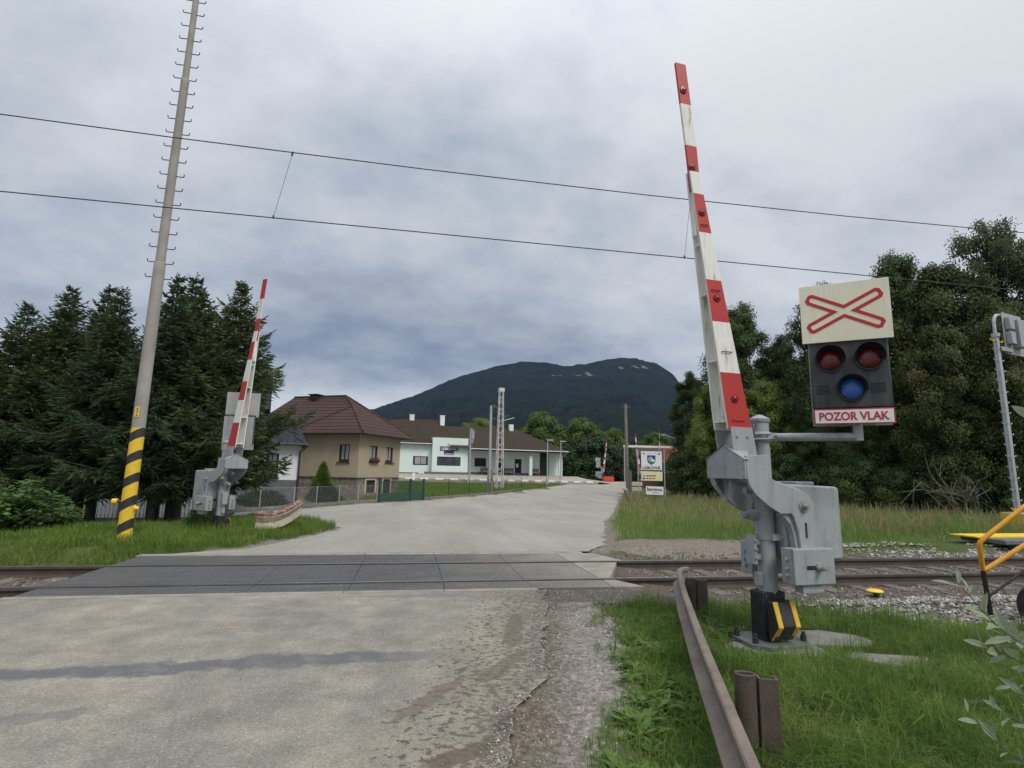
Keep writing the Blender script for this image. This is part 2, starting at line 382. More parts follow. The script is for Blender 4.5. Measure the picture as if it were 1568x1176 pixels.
gf = [(j*nx+i, j*nx+i+1, (j+1)*nx+i+1, (j+1)*nx+i) for j in range(ny-1) for i in range(nx-1)]
zz = np.array([zones(x, y) for x, y, _ in gv], np.float32)
gm, nt, b = new_mat('ground_cover')
v = coord(nt)
ad = nt.nodes.new('ShaderNodeAttribute'); ad.attribute_name = 'dirt'; ab = nt.nodes.new('ShaderNodeAttribute'); ab.attribute_name = 'ballast'
f1, f2, f3 = nz(nt, v, 2.2, 5), nz(nt, v, 28, 5, .6), nz(nt, v, .35, 4)
def mask(a): return ramp(nt, math_(nt, 'ADD', a, math_(nt, 'MULTIPLY', math_(nt, 'SUBTRACT', math_(nt, 'ADD', math_(nt,'MULTIPLY',f1,.6), math_(nt,'MULTIPLY',f2,.4)), .5), 1.3)), [(.40, (0,0,0)), (.6, (1,1,1))])
turf = mix(nt, .4, ramp(nt, f3, [(.3, (.05,.085,.022)), (.7, (.085,.11,.035))]), ramp(nt, f2, [(.3, (.035,.055,.018)), (.7, (.10,.12,.04))]))
soil = mix(nt, .6, ramp(nt, f1, [(.3, (.15,.122,.092)), (.55, (.185,.163,.134)), (.75, (.235,.217,.19))]), ramp(nt, f2, [(.32, (.085,.066,.05)), (.5, (.19,.165,.135)), (.68, (.36,.34,.31))]))
bal = mix(nt, .6, ramp(nt, f1, [(.3, (.085,.068,.055)), (.7, (.14,.115,.095))]), ramp(nt, f2, [(.3, (.045,.038,.032)), (.7, (.20,.165,.14))]))
sg = nt.nodes.new('ShaderNodeSeparateXYZ'); nt.links.new(v, sg.inputs[0])
ex = math_(nt, 'SUBTRACT', sg.outputs['X'], math_(nt, 'MULTIPLY_ADD', sg.outputs['Y'], .29, -.32))
bw = ramp(nt, math_(nt, 'ADD', ex, math_(nt, 'MULTIPLY', f1, .5)), [(.42, (.8,.8,.8)), (.72, (0,0,0))])
near_ = math_(nt, 'MULTIPLY', math_(nt, 'LESS_THAN', sg.outputs['Y'], 7.2), bw)
soil = mix(nt, math_(nt, 'MULTIPLY', math_(nt, 'LESS_THAN', sg.outputs['Y'], 7.2), .45), soil, ramp(nt, f2, [(.34, (.13,.118,.104)), (.5, (.25,.235,.215)), (.66, (.40,.385,.36))]))
soil = mix(nt, near_, soil, ramp(nt, f2, [(.32, (.065,.048,.034)), (.55, (.13,.102,.074)), (.7, (.21,.178,.14))]))
c = mix(nt, mask(ad.outputs['Fac']), turf, soil); c = mix(nt, mask(ab.outputs['Fac']), c, bal)
nt.links.new(c, b.inputs['Base Color']); b.inputs['Roughness'].default_value = .95; b.inputs['Specular IOR Level'].default_value = .15
vor = nt.nodes.new('ShaderNodeTexVoronoi'); vor.inputs['Scale'].default_value = 42; nt.links.new(v, vor.inputs['Vector'])
bump(nt, b, math_(nt, 'ADD', f2, vor.outputs['Distance']), .6, .015)
mb.v = gv; mb.f = gf
me = bpy.data.meshes.new('ground'); me.from_pydata(gv, [], gf); me.materials.append(gm); me.shade_smooth()
for k, nm in enumerate(('dirt', 'ballast')):
    a = me.attributes.new(nm, 'FLOAT', 'POINT'); a.data.foreach_set('value', zz[:, k].copy())
structure(link(bpy.data.objects.new('ground', me)))

# asphalt
def asphalt(name, near):
    m, nt, b = new_mat(name); v = coord(nt)
    s = nt.nodes.new('ShaderNodeSeparateXYZ'); nt.links.new(v, s.inputs[0]); X, Y = s.outputs['X'], s.outputs['Y']
    big, mid, fine = nz(nt, v, .55, 5, .6), nz(nt, v, 3.2, 6, .65), nz(nt, v, 95, 3, .6)
    vo = nt.nodes.new('ShaderNodeTexVoronoi'); vo.inputs['Scale'].default_value = 75; nt.links.new(v, vo.inputs['Vector'])
    if near:
        c = ramp(nt, big, [(.34, (.14,.13,.113)), (.48, (.215,.199,.165)), (.56, (.25,.228,.185)), (.66, (.325,.29,.228))])
        c = mix(nt, .5, c, ramp(nt, mid, [(.3, (.125,.12,.108)), (.52, (.225,.213,.186)), (.7, (.34,.312,.255))]))
    else:
        c = ramp(nt, nz(nt, coord(nt, (1,.35,1), rot=(0,0,R(-22))), .5, 5, .6), [(.32, (.215,.207,.186)), (.5, (.275,.262,.232)), (.68, (.325,.308,.27))])
        c = mix(nt, .3, c, ramp(nt, mid, [(.3, (.20,.193,.176)), (.7, (.34,.322,.285))]))
    c = mix(nt, .55, c, ramp(nt, math_(nt, 'ADD', math_(nt, 'MULTIPLY', fine, .7), math_(nt, 'MULTIPLY', vo.outputs['Distance'], .35)), [(.32, (.28,.28,.28)), (.5, (.52,.52,.51)), (.66, (.80,.79,.76))]), 'OVERLAY')
    ag = nt.nodes.new('ShaderNodeTexVoronoi'); ag.inputs['Scale'].default_value = 55; nt.links.new(v, ag.inputs['Vector']); sx_ = nt.nodes.new('ShaderNodeSeparateColor'); nt.links.new(ag.outputs['Color'], sx_.inputs[0])
    inn = math_(nt, 'LESS_THAN', ag.outputs['Distance'], math_(nt, 'MULTIPLY', sx_.outputs[1], .42))
    c = mix(nt, math_(nt, 'MULTIPLY', math_(nt, 'MULTIPLY', ramp(nt, sx_.outputs[0], [(.80, (0,0,0)), (.82, (1,1,1))]), inn), .55), c, (.47,.45,.40))
    c = mix(nt, math_(nt, 'MULTIPLY', math_(nt, 'MULTIPLY', ramp(nt, sx_.outputs[0], [(.18, (1,1,1)), (.2, (0,0,0))]), inn), .5), c, (.10,.098,.092))
    tk = nz(nt, coord(nt, (1.5,.10,1), rot=(0,0,R(12 if near else 22))), .9, 3, .5)
    c = mix(nt, .22 if near else .14, c, ramp(nt, tk, [(.36, (.30,.30,.30)), (.5, (.5,.5,.5)), (.64, (.66,.655,.64))]), 'OVERLAY')
    if near:
        def band(val, lo, hi, soft):      # 1 inside lo..hi
            return math_(nt, 'MULTIPLY', math_(nt, 'SMOOTH_MIN', math_(nt, 'MAXIMUM', math_(nt, 'DIVIDE', math_(nt, 'SUBTRACT', val, lo), soft), 0.), 1., .01),
                         math_(nt, 'SMOOTH_MIN', math_(nt, 'MAXIMUM', math_(nt, 'DIVIDE', math_(nt, 'SUBTRACT', hi, val), soft), 0.), 1., .01))
        wob = math_(nt, 'MULTIPLY', math_(nt, 'SUBTRACT', nz(nt, v, 1.3, 4), .5), .55)
        wo2 = math_(nt, 'MULTIPLY', math_(nt, 'SUBTRACT', nz(nt, v, 8, 6, .75), .5), .30)
        yy = math_(nt, 'ADD', math_(nt, 'ADD', math_(nt, 'ADD', Y, math_(nt, 'MULTIPLY', X, -.035)), wob), wo2)
        # old tar repair strip across the road
        tar = math_(nt, 'MULTIPLY', band(yy, 4.60, 4.95, .075), band(X, -9., .55, .7))
        tar = math_(nt, 'MULTIPLY', tar, ramp(nt, nz(nt, v, 5, 4), [(.3, (.5,.5,.5)), (.5, (.95,.95,.95))]))
        c = mix(nt, tar, c, ramp(nt, fine, [(.3, (.085,.089,.098)), (.7, (.15,.152,.158))]))
        # mud crumbs tracked along the right-hand wheel path, soil washed over the edge
        ex = math_(nt, 'SUBTRACT', X, math_(nt, 'MULTIPLY_ADD', Y, .29, -.32))    # distance right of the asphalt edge line
        zone = ramp(nt, math_(nt, 'ADD', math_(nt, 'ADD', ex, 1.), math_(nt, 'MULTIPLY', wob, 1.2)), [(.0, (0,0,0)), (.35, (.45,.45,.45)), (.8, (1,1,1))])
        crumbs = ramp(nt, math_(nt, 'ADD', nz(nt, coord(nt, (1,1.25,1), rot=(0,0,R(25))), 16, 4, .6), math_(nt, 'MULTIPLY', zone, .13)), [(.63, (0,0,0)), (.65, (1,1,1))])
        c = mix(nt, math_(nt, 'MULTIPLY', math_(nt, 'MULTIPLY', crumbs, ramp(nt, zone, [(.05, (0,0,0)), (.4, (1,1,1))])), .92), c, (.062,.048,.036))
        def blob(px_, py_, ax_, ay_, rot_, amt, col, edge=.5):
            nonlocal c
            dx, dy = math_(nt, 'SUBTRACT', X, px_), math_(nt, 'SUBTRACT', Y, py_); ca, sa = math.cos(R(rot_)), math.sin(R(rot_))
            u = math_(nt, 'DIVIDE', math_(nt, 'ADD', math_(nt, 'MULTIPLY', dx, ca), math_(nt, 'MULTIPLY', dy, sa)), ax_); w_ = math_(nt, 'DIVIDE', math_(nt, 'SUBTRACT', math_(nt, 'MULTIPLY', dy, ca), math_(nt, 'MULTIPLY', dx, sa)), ay_)
            d_ = math_(nt, 'ADD', math_(nt, 'SQRT', math_(nt, 'ADD', math_(nt, 'MULTIPLY', u, u), math_(nt, 'MULTIPLY', w_, w_))), math_(nt, 'MULTIPLY', math_(nt, 'SUBTRACT', math_(nt, 'ADD', math_(nt, 'MULTIPLY', nz(nt, v, 6, 6, .7), .7), math_(nt, 'MULTIPLY', mid, .3)), .5), 3.0))
            c = mix(nt, math_(nt, 'MULTIPLY', ramp(nt, d_, [(.75, (1,1,1)), (.75+edge*.4, (0,0,0))]), amt), c, col)
        c = mix(nt, math_(nt, 'MULTIPLY', zone, .35), c, ramp(nt, mid, [(.3, (.20,.17,.125)), (.7, (.31,.275,.215))]))
        blob(.78, 3.55, .36, .13, 25, .9, (.085,.07,.052)); blob(1.05, 5.4, .10, .75, -14, .75, (.13,.10,.075)); blob(.35, 3.15, .3, .10, 30, .8, (.11,.085,.062)); blob(.75, 4.4, .10, .5, -35, .65, (.12,.095,.07)); blob(.2, 3.9, .45, .08, 55, .6, (.13,.105,.08))
        blob(-2.2, 3.9, .5, .10, 10, .5, (.12,.122,.128)); blob(.3, 6.9, .8, .12, 0, .55, (.15,.155,.17)); blob(-1.6, 5.75, .09, .03, 0, .6, (.5,.27,.10), .3)
        wet = ramp(nt, nz(nt, coord(nt, (.5,1,1)), 1.1, 5, .65), [(.58, (0,0,0)), (.68, (1,1,1))])
        c = mix(nt, math_(nt, 'MULTIPLY', wet, .4), c, (.135,.136,.135))
        cr = nt.nodes.new('ShaderNodeTexVoronoi'); cr.feature = 'DISTANCE_TO_EDGE'; cr.inputs['Scale'].default_value = .55
        dv = nt.nodes.new('ShaderNodeMixRGB'); dv.inputs[0].default_value = .12; nt.links.new(v, dv.inputs[1])
        nn = nt.nodes.new('ShaderNodeTexNoise'); nn.inputs['Scale'].default_value = 3; nt.links.new(v, nn.inputs['Vector']); nt.links.new(nn.outputs['Color'], dv.inputs[2]); nt.links.new(dv.outputs[0], cr.inputs['Vector'])
        ck = ramp(nt, cr.outputs['Distance'], [(.0, (1,1,1)), (.006, (0,0,0))])
        c = mix(nt, math_(nt, 'MULTIPLY', math_(nt, 'MULTIPLY', ck, ramp(nt, mid, [(.45, (0,0,0)), (.6, (1,1,1))])), .35), c, (.10,.095,.085))
    else:
        ry = nz(nt, coord(nt, (1.2,.45,1), rot=(0,0,R(-22))), .5, 5, .6)
        c = mix(nt, math_(nt, 'MULTIPLY', ramp(nt, ry, [(.60, (0,0,0)), (.66, (1,1,1))]), .35), c, (.19,.185,.175))
        sb_ = ramp(nt, big, [(.52, (0,0,0)), (.62, (1,1,1))]); c = mix(nt, math_(nt, 'MULTIPLY', sb_, .3), c, (.31,.26,.19))
    nt.links.new(c, b.inputs['Base Color']); b.inputs['Roughness'].default_value = .85; b.inputs['Specular IOR Level'].default_value = .3
    bump(nt, b, math_(nt, 'ADD', fine, math_(nt, 'MULTIPLY', vo.outputs['Distance'], .8)), .5, .006)
    return m
def strip(name, ys, L_, R_, mat, k=14, dz=.0, jl=.04, jr=.04):
    vs = []; fs = []
    for y in ys:
        l = L_(y) + jl*(nnoise(3.1, y, 2.3) + .6*nnoise(8, y, 7)); r = R_(y) + jr*(nnoise(5.7, y, 2.1) + .8*nnoise(1, y, 6.5))
        for i in range(k+1):
            x = l + (r-l)*i/k; vs.append((x, y, zt(y) + dz))
    for j in range(len(ys)-1):
        for i in range(k): fs.append((j*(k+1)+i, j*(k+1)+i+1, (j+1)*(k+1)+i+1, (j+1)*(k+1)+i))
    m = MB(); m.add(vs, fs); return structure(obj(name, m, mat, smooth=0))
strip('road', list(np.arange(-6, 7.11, .07)), lambda y: np.interp(y, [-6,5,6.2,7.1], [-12,-9,-4.2,-4.3]), lambda y: np.interp(y, *NR), asphalt('near_asphalt', 1), jr=.07)
strip('far_road', list(np.arange(10.42, 24, .12)) + list(np.arange(24, 142, .6)), lambda y: np.interp(y, *FL), lambda y: np.interp(y, *FR), asphalt('far_asphalt', 0), jr=.14, jl=.12)

# level crossing surface: concrete edge beams, rubber panels
def panelmat(name, plate):
    m, nt, b = new_mat(name); v = coord(nt); s = nt.nodes.new('ShaderNodeSeparateXYZ'); nt.links.new(v, s.inputs[0])
    f, g = nz(nt, v, 1.3, 5, .65), nz(nt, v, 26, 4)
    sc_ = nz(nt, coord(nt, (.22,3.2,1), rot=(0,0,R(17))), 3.5, 6, .7); sk = nz(nt, v, 13, 6, .75)
    c = mix(nt, .6, ramp(nt, f, [(.3, (.040,.042,.045)), (.7, (.085,.087,.089))]), ramp(nt, sc_, [(.3, (.03,.032,.035)), (.5, (.068,.069,.071)), (.68, (.19,.185,.175))]))
    c = mix(nt, .35, c, ramp(nt, g, [(.3, (.05,.053,.057)), (.7, (.17,.168,.16))])); c = mix(nt, ramp(nt, sk, [(.60, (0,0,0)), (.68, (.7,.7,.7))]), c, (.26,.245,.215))
    dx = math_(nt, 'ADD', s.outputs['X'], math_(nt, 'MULTIPLY', math_(nt, 'SUBTRACT', f, .5), 3.2))
    dust = ramp(nt, math_(nt, 'MULTIPLY_ADD', dx, .125, .5), [(.50, (.03,.03,.03)), (.72, (.45,.45,.45)), (.88, (.95,.95,.95))])
    c = mix(nt, dust, c, ramp(nt, g, [(.3, (.19,.175,.148)), (.7, (.28,.26,.22))]))
    nt.links.new(c, b.inputs['Base Color']); b.inputs['Roughness'].default_value = .85; b.inputs['Specular IOR Level'].default_value = .2
    if plate:
        ck = nt.nodes.new('ShaderNodeTexChecker'); ck.inputs['Scale'].default_value = 15; nt.links.new(coord(nt, rot=(0,0,R(45))), ck.inputs['Vector'])
        lf = math_(nt, 'LESS_THAN', s.outputs['X'], math_(nt, 'MULTIPLY_ADD', f, 1.2, -2.0))
        c2 = mix(nt, math_(nt, 'MULTIPLY', math_(nt, 'MULTIPLY', lf, ck.outputs['Fac']), .5), c, (.105,.104,.10)); nt.links.new(c2, b.inputs['Base Color'])
        bump(nt, b, math_(nt, 'MULTIPLY', ck.outputs['Fac'], math_(nt, 'LESS_THAN', s.outputs['X'], -1.4)), 1., .02)
    else: bump(nt, b, g, .3, .01)
    return m
PM = panelmat('rubber_panel', 1)
mb = MB(); x = -4.34
edges = [-4.34,-3.1,-1.9,-.7,.5,1.65,2.75]
for y0, y1 in ((7.24,7.70), (7.87,9.17), (9.37,10.22)):
    for a, b_ in zip(edges, edges[1:]): mb.bx(a+.003, b_-.003, y0, y1, -.18, -.006)
structure(obj('road_crossing_panels', mb, PM, bevel=.003))
mb = MB()
for y0, y1 in ((7.12,7.235), (10.225,10.42)):
    for a in np.arange(-4.4, 1.6 if y0 < 8 else 3.0, 1.22): mb.bx(a, min(a+1.216, 1.72 if y0 < 8 else 3.3), y0, y1, -.2, .002 if y0 < 8 else 0)
mb.prism([(2.76,7.24),(3.2,7.24),(2.95,7.70),(2.76,7.70)], -.18, -.004, 'xy'); mb.prism([(2.76,7.87),(2.95,7.87),(3.55,9.17),(2.76,9.17)], -.18, -.003, 'xy')
mb.prism([(2.76,9.37),(3.75,9.37),(3.5,10.22),(2.76,10.22)], -.18, -.004, 'xy')
structure(obj('road_crossing_edge_beams', mb, simple('crossing_concrete', (.31,.285,.238), (.22,.203,.17), 3, .9, bmp=.3, bscale=50), bevel=.01))

# ------------------------------------------------------------------ rails and sleepers
def rail_poly(h=.17, foot=.145, head=.072, web=.017):
    return [(-foot/2,0),(foot/2,0),(foot/2,.012),(web/2+.012,.03),(web/2,.045),(web/2,h-.052),(head/2,h-.040),(head/2,h-.008),(head/2-.01,h),(-head/2+.01,h),(-head/2,h-.008),(-head/2,h-.040),(-web/2,h-.052),(-web/2,.045),(-web/2-.012,.03),(-foot/2,.012)]
for y, lab in ((7.786, 'steel rail nearest to the road in front, running across the picture'), (9.29, 'steel rail on the far side of the track, nearer the meadow')):
    mb = MB(); P = rail_poly()
    mb.prism([(y+u, w_-.168) for u, w_ in P], -60, 140, 'yz')
    n = len(P); mb.m = [0]*len(mb.f)
    mb.m[2+8] = 1
    tag(obj('rail', mb, [M['rail'], M['railtop']], smooth=30), lab, 'rail', 'rails of the railway track')
mb = MB(); mb.prism([(-.13,0),(.13,0),(.11,.15),(-.11,.15)], -1.25, 1.25, 'xz'); 
slp = obj('railway_sleeper', mb, simple('sleeper', (.17,.15,.13), (.10,.085,.075), 5, .9, bmp=.3), bevel=.01)
tag(slp, 'dark weathered sleeper under the two rails', 'sleeper', 'sleepers under the track')
slp.location = (-4.9, 8.54, -.30)
xs = [-4.9-.61*i for i in range(1, 18)] + [3.85+.61*i for i in range(0, 62)]
for x in xs:
    o = slp.copy(); link(o); o.location = (x, 8.54 + random.uniform(-.03,.03), -.30 + random.uniform(-.006,.006))

# ------------------------------------------------------------------ level crossing barrier
def lerp(a, b, t): return a + (b-a)*t
def bolt(mb, p, axis='y', r=.02, l=.02, m=0):
    d = {'y': Vector((0,-1,0)), 'x': Vector((-1,0,0))}[axis]; p = Vector(p)
    mb.tube([p, p + d*l], r, 6, m); mb.tube([p + d*l, p + d*(l*1.7)], r*.55, 8, m)
def make_barrier(label, group):
    t = empty('level_crossing_barrier', label, 'barrier', group=group)
    # base
    mb = MB(); oct_ = [(-.31,-.12),(-.20,-.24),(.20,-.24),(.32,-.13),(.32,.16),(.2,.26),(-.20,.26),(-.31,.16)]
    mb.prism(oct_, -.07, -.03, 'xy')
    bp = obj('base_plate', mb, M['greydark'], t, .006)
    for x, y in ((-.26,-.1),(.26,-.13),(-.26,.16),(.26,.16)): mb = MB(); mb.tube([(x,y,-.03),(x,y,.02),(x,y,.021),(x,y,.05)], [.028,.028,.017,.017], 6); obj('anchor_bolt', mb, M['rubberblack'], bp)
    mb = MB(); mb.bx(-.135,.12,-.085,.10,-.03,.41); mb.bx(-.12,.10,-.10,-.083,.05,.39)
    bs = obj('base', mb, M['black'], t, .02)
    # front nose with sloping faces
    mb = MB()
    prof = [(-.10,-.01),(-.15,-.01),(-.245,.13),(-.18,.335),(-.10,.345)]
    vs = []
    for x in (-.115,.125): vs += [(x,y,z) for y,z in prof]
    k = len(prof); mb.add(vs, [list(range(k)), list(range(2*k-1,k-1,-1))] + [(i,(i+1)%k,(i+1)%k+k,i+k) for i in range(k)])
    obj('base_nose', mb, M['black'], t, .012)
    for x0 in (-.118,.075):
        mb = MB(); vs = []; pr = [(-.145,-.012),(-.252,.13),(-.186,.345),(-.176,.340),(-.238,.13),(-.14,.0)]; k = len(pr)
        for x in (x0, x0+.052): vs += [(x,y,z) for y,z in pr]
        mb.add(vs, [list(range(k)), list(range(2*k-1,k-1,-1))] + [(i,(i+1)%k,(i+1)%k+k,i+k) for i in range(k)])
        obj('yellow_stripe', mb, M['yellow'], bs, .004)
    # post
    mb = MB(); mb.tube([(0,0,.1),(0,0,2.06)], .086, 28)
    po = obj('post', mb, M['grey'], t)
    mb = MB(); mb.lathe([(.095,2.04),(.1,2.05),(.1,2.075),(.03,2.115),(.012,2.12)], 24); obj('cap', mb, M['grey'], po)
    for z in (.92,1.9):
        mb = MB(); mb.lathe([(.089,z-.035),(.095,z-.03),(.095,z+.03),(.089,z+.035)], 24); mb.bx(-.02,.1,-.125,-.08,z-.03,z+.03); bolt(mb, (.075,-.125,z), r=.018); obj('clamp', mb, M['grey'], po)
    mb = MB(); mb.tube([(-.08,-.03,2.02),(-.12,-.05,2.0),(-.125,-.06,1.93),(-.10,-.07,1.86),(-.09,-.06,1.80)], .008, 6); obj('cable', mb, M['greydark'], po)
    mb = MB(); mb.bx(-.125,-.08,-.04,.04,.46,.58); obj('cable_entry', mb, M['grey'], po, .004)
    mb = MB(); mb.bx(-.175,-.14,-.04,.08,.66,.93); mb.bx(-.14,-.08,-.02,.05,.70,.75); mb.bx(-.14,-.08,-.02,.05,.84,.89)
    for z in (.72,.80,.88): bolt(mb, (-.157,-.04,z), r=.012)
    obj('contact_box', mb, M['grey'], t, .004)
    for z, y in ((1.36,-.05),(1.12,.02)): mb = MB(); mb.tube([(-.05,y,z),(-.17,y,z),(-.171,y,z),(-.26,y,z)], [.055,.055,.034,.034], 16); obj('buffer', mb, M['grey'], t)
    # gearbox
    mb = MB(); mb.prism([(.09,1.25),(.2,1.43),(.765,1.41),(.785,1.38),(.79,.73),(.77,.70),(.32,.70),(.12,.76),(.09,.85)], -.16, .2)
    gb = obj('gearbox', mb, M['grey'], t, .02)
    mb = MB(); mb.bx(.30,.52,-.12,.15,1.42,1.455); obj('lid', mb, M['grey'], gb, .01)
    # lever plates
    lev = [(-.42,1.69),(-.17,1.70),(-.155,1.49),(-.09,1.45),(.18,1.375),(.27,1.33),(.325,1.26),(.335,1.19),(.31,1.11),(.30,.83),(.155,.83),(.13,1.0),(.085,1.13),(.06,1.155),(-.06,1.155),(-.2,1.23),(-.32,1.32),(-.385,1.40),(-.415,1.48)]
    for s in (-1, 1):
        mb = MB(); ya, yb = (-.285,-.255) if s < 0 else (.255,.285)
        mb.prism(lev, ya, yb)
        n = len(lev); inn = (-.255, -.19) if s < 0 else (.19, .255)
        for a, b_ in ([(1,2),(2,3),(3,4),(4,5)] if s < 0 else [(1,2),(2,3),(3,4),(4,5),(5,6),(13,14),(14,15),(15,16),(16,17),(17,18),(9,8),(11,12),(12,13)]):   # stiffening flange
            (x0,z0),(x1,z1) = lev[a], lev[b_]; dx, dz = x1-x0, z1-z0; L = math.hypot(dx,dz); nx_, nz_ = -dz/L*.014, dx/L*.014
            mb.prism([(x0,z0),(x1,z1),(x1+nx_,z1+nz_),(x0+nx_,z0+nz_)], *inn)
        lv = obj('lever', mb, M['grey'], t, .004)
        mb = MB(); mb.prism([(.155,.83),(.12,.84),(.105,.95),(.07,1.06),(-.03,1.15),(.06,1.155),(.10,1.13),(.14,1.0)], *inn); obj('gusset', mb, M['grey'], lv)
        mb = MB(); yy = -.285 if s < 0 else .285; sg = -1 if s < 0 else 1
        mb.tube([(.21,yy,1.225),(.21,yy+sg*.012,1.225)], .055, 24); mb.tube([(.21,yy+sg*.012,1.225),(.21,yy+sg*.035,1.225)], .036, 6); mb.tube([(.21,yy+sg*.035,1.225),(.21,yy+sg*.06,1.225)], .022, 10)
        obj('pivot_bolt', mb, M['zinc'], lv)
        mb = MB(); mb.prism([(.222+.012*math.cos(q), 1.0+(.06 if math.sin(q) > 0 else -.06)+.012*math.sin(q)) for q in np.linspace(0, 2*math.pi, 16, endpoint=False)], yy+sg*.001, yy+sg*.003)
        obj('slot', mb, M['rubberblack'], lv)
        mb = MB(); y0, y1 = (-.36,-.20) if s < 0 else (.20,.36)
        mb.bx(-.01,.455,y0,y1,.52,.84)
        cw = obj('counterweight', mb, M['grey'], t, .006)
        mb = MB(); yo = y0 if s < 0 else y1
        mb.prism([(.13,.655),(.25,.655),(.25,.69),(.13,.69)], yo+sg*.001, yo+sg*.004); obj('slot', mb, M['rubberblack'], cw)
        mb = MB(); mb.tube([(.265,yo,.672),(.265,yo+sg*.03,.672)], .038, 6); mb.tube([(.265,yo+sg*.03,.672),(.265,yo+sg*.10,.672)], .022, 10); obj('weight_bolt', mb, M['zinc'], cw)
        mb = MB(); mb.bx(.10,.33,y0+.03,y1-.03,.44,.52); obj('lower_weight', mb, M['grey'], cw, .004)
        for z in (.6,.66,.74): mb = MB(); mb.tube([(-.01,(y0+y1)/2,z),(-.045,(y0+y1)/2,z)], .016, 8); obj('side_bolt', mb, M['grey'], cw)
    # gabled end plate between the levers
    mb = MB()
    mb.prism([(-.285,1.47),(.285,1.47),(.285,1.665),(.0,1.80),(-.285,1.665)], -.437, -.421, 'yz')
    mb.add([(-.45,-.30,1.655),(-.45,0,1.80),(-.17,0,1.80),(-.40,-.30,1.655),(-.45,.30,1.655),(-.40,.30,1.655)], [(0,1,2,3),(1,4,5,2)])
    ep = obj('end_plate', mb, M['grey'], t, .003)
    for y in (-.255,.255):
        for z in (1.5,1.575,1.64): mb = MB(); mb.tube([(-.437,y,z),(-.445,y,z)], .009, 8); obj('rivet', mb, M['grey'], ep)
    mb = MB(); mb.bx(-.41,-.19,-.255,.255,1.55,1.565); mb.bx(-.19,-.175,-.255,.255,1.5,1.69); mb.bx(-.3,-.28,.19,.25,1.24,1.5)
    obj('cross_member', mb, M['grey'], t)
    # boom: two tapering planks meeting at two thirds, single tip
    zl, z0, z1, zt_ = 1.70, 1.95, 4.66, 5.93
    LX = lambda z: lerp(-.465,-.745,(z-1.95)/2.71); RX = lambda z: lerp(-.195,-.635,(z-1.95)/2.71)
    boom_root = None
    bands = [(1.95,2.51,1),(2.51,3.03,0),(3.03,3.47,1),(3.47,3.98,0),(3.98,4.41,1),(4.41,4.66,0)]
    for s in (-1, 1):
        mb = MB()
        for a, b_, red in bands:
            vs = []
            for z in (a, b_):
                yc = s*lerp(.10,.028,(z-1.95)/2.71); 
                vs += [(LX(z),yc-.012,z),(RX(z),yc-.012,z),(RX(z),yc+.012,z),(LX(z),yc+.012,z)]
            outer = (0,1,5,4) if s < 0 else (2,3,7,6); inner = (2,3,7,6) if s < 0 else (0,1,5,4)
            mb.add(vs, [outer], red); mb.add(vs, [inner, (0,4,7,3)], 0); mb.add(vs, [(1,2,6,5)], red)
            if a == 1.95: mb.add(vs, [(0,3,2,1)], 0)
            if b_ == 4.66: mb.add(vs, [(4,5,6,7)], 0)
        pl = obj('boom_plank', mb, [M['white'], M['red']], t, smooth=0)
        if s < 0: front = pl
        mb = MB(); vs = []
        for z in (1.60,1.97):
            y0 = s*.118; vs += [(LX(z)+.02,y0-.006,z),(RX(z)-.0,y0-.006,z),(RX(z)-.0,y0+.006,z),(LX(z)+.02,y0+.006,z)]
        mb.add(vs, [(0,1,5,4),(1,2,6,5),(2,3,7,6),(3,0,4,7),(4,5,6,7),(0,3,2,1)])
        yy = s*.124
        for fx in (.3,.75):
            x = lerp(LX(1.9),RX(1.9),fx); mb.tube([(x,yy,1.88),(x,yy+s*.012,1.88)], .014, 8); mb.tube([(x,yy,1.66),(x,yy+s*.012,1.66)], .014, 8)
        obj('boom_bracket', mb, M['grey'], t)
    mb = MB(); vs = []
    for z in (4.45,4.97): vs += [(lerp(-.72,-.765,(z-4.45)/.52),-.014,z),(lerp(-.60,-.635,(z-4.45)/.52),-.014,z),(lerp(-.60,-.635,(z-4.45)/.52),.014,z),(lerp(-.72,-.765,(z-4.45)/.52),.014,z)]
    F6 = [(0,1,5,4),(1,2,6,5),(2,3,7,6),(3,0,4,7),(4,5,6,7),(0,3,2,1)]
    mb.add(vs, F6, 1)
    for a, b_, red in ((4.97,5.45,0),(5.45,5.93,1)):
        vs = []
        for z in (a, b_):
            l = lerp(-.765,-.86,(z-4.97)/.96); r = lerp(-.635,-.735,(z-4.97)/.96); vs += [(l,-.014,z),(r,-.014,z),(r,.014,z),(l,.014,z)]
        mb.add(vs, F6, red)
    tip = obj('boom_tip', mb, [M['white'], M['red']], t, smooth=0)
    for z in (2.02,2.63,3.32,3.85):
        y = lerp(.10,.028,(z-1.95)/2.71)-.012; mb = MB(); mb.bx(LX(z)+.005, RX(z)-.02, -y, y, z, z+.018); obj('spacer', mb, M['white'], t)
    mb = MB(); mb.bx(LX(4.1)-.012, LX(4.1)+.004,-.03,.03,3.95,4.62); obj('splice_batten', mb, M['white'], t)
    for z in (2.25,3.28,4.20,4.72,5.61):
        x = (LX(z)+RX(z))/2 if z < 4.6 else lerp(-.69,-.80,(z-4.6)/1.3); y = -(lerp(.10,.028,(z-1.95)/2.71)+.012) if z < 4.6 else -.014
        mb = MB(); Mx = Matrix.Translation((x,y,z)) @ Matrix.Rotation(R(90),4,'X')
        mb.lathe([(.042,0),(.042,.007),(.037,.012),(.026,.013),(.022,.018),(.010,.022)], 18, Mx)
        obj('marker_lamp', mb, M['redlamp'], front if z < 4.6 else tip)
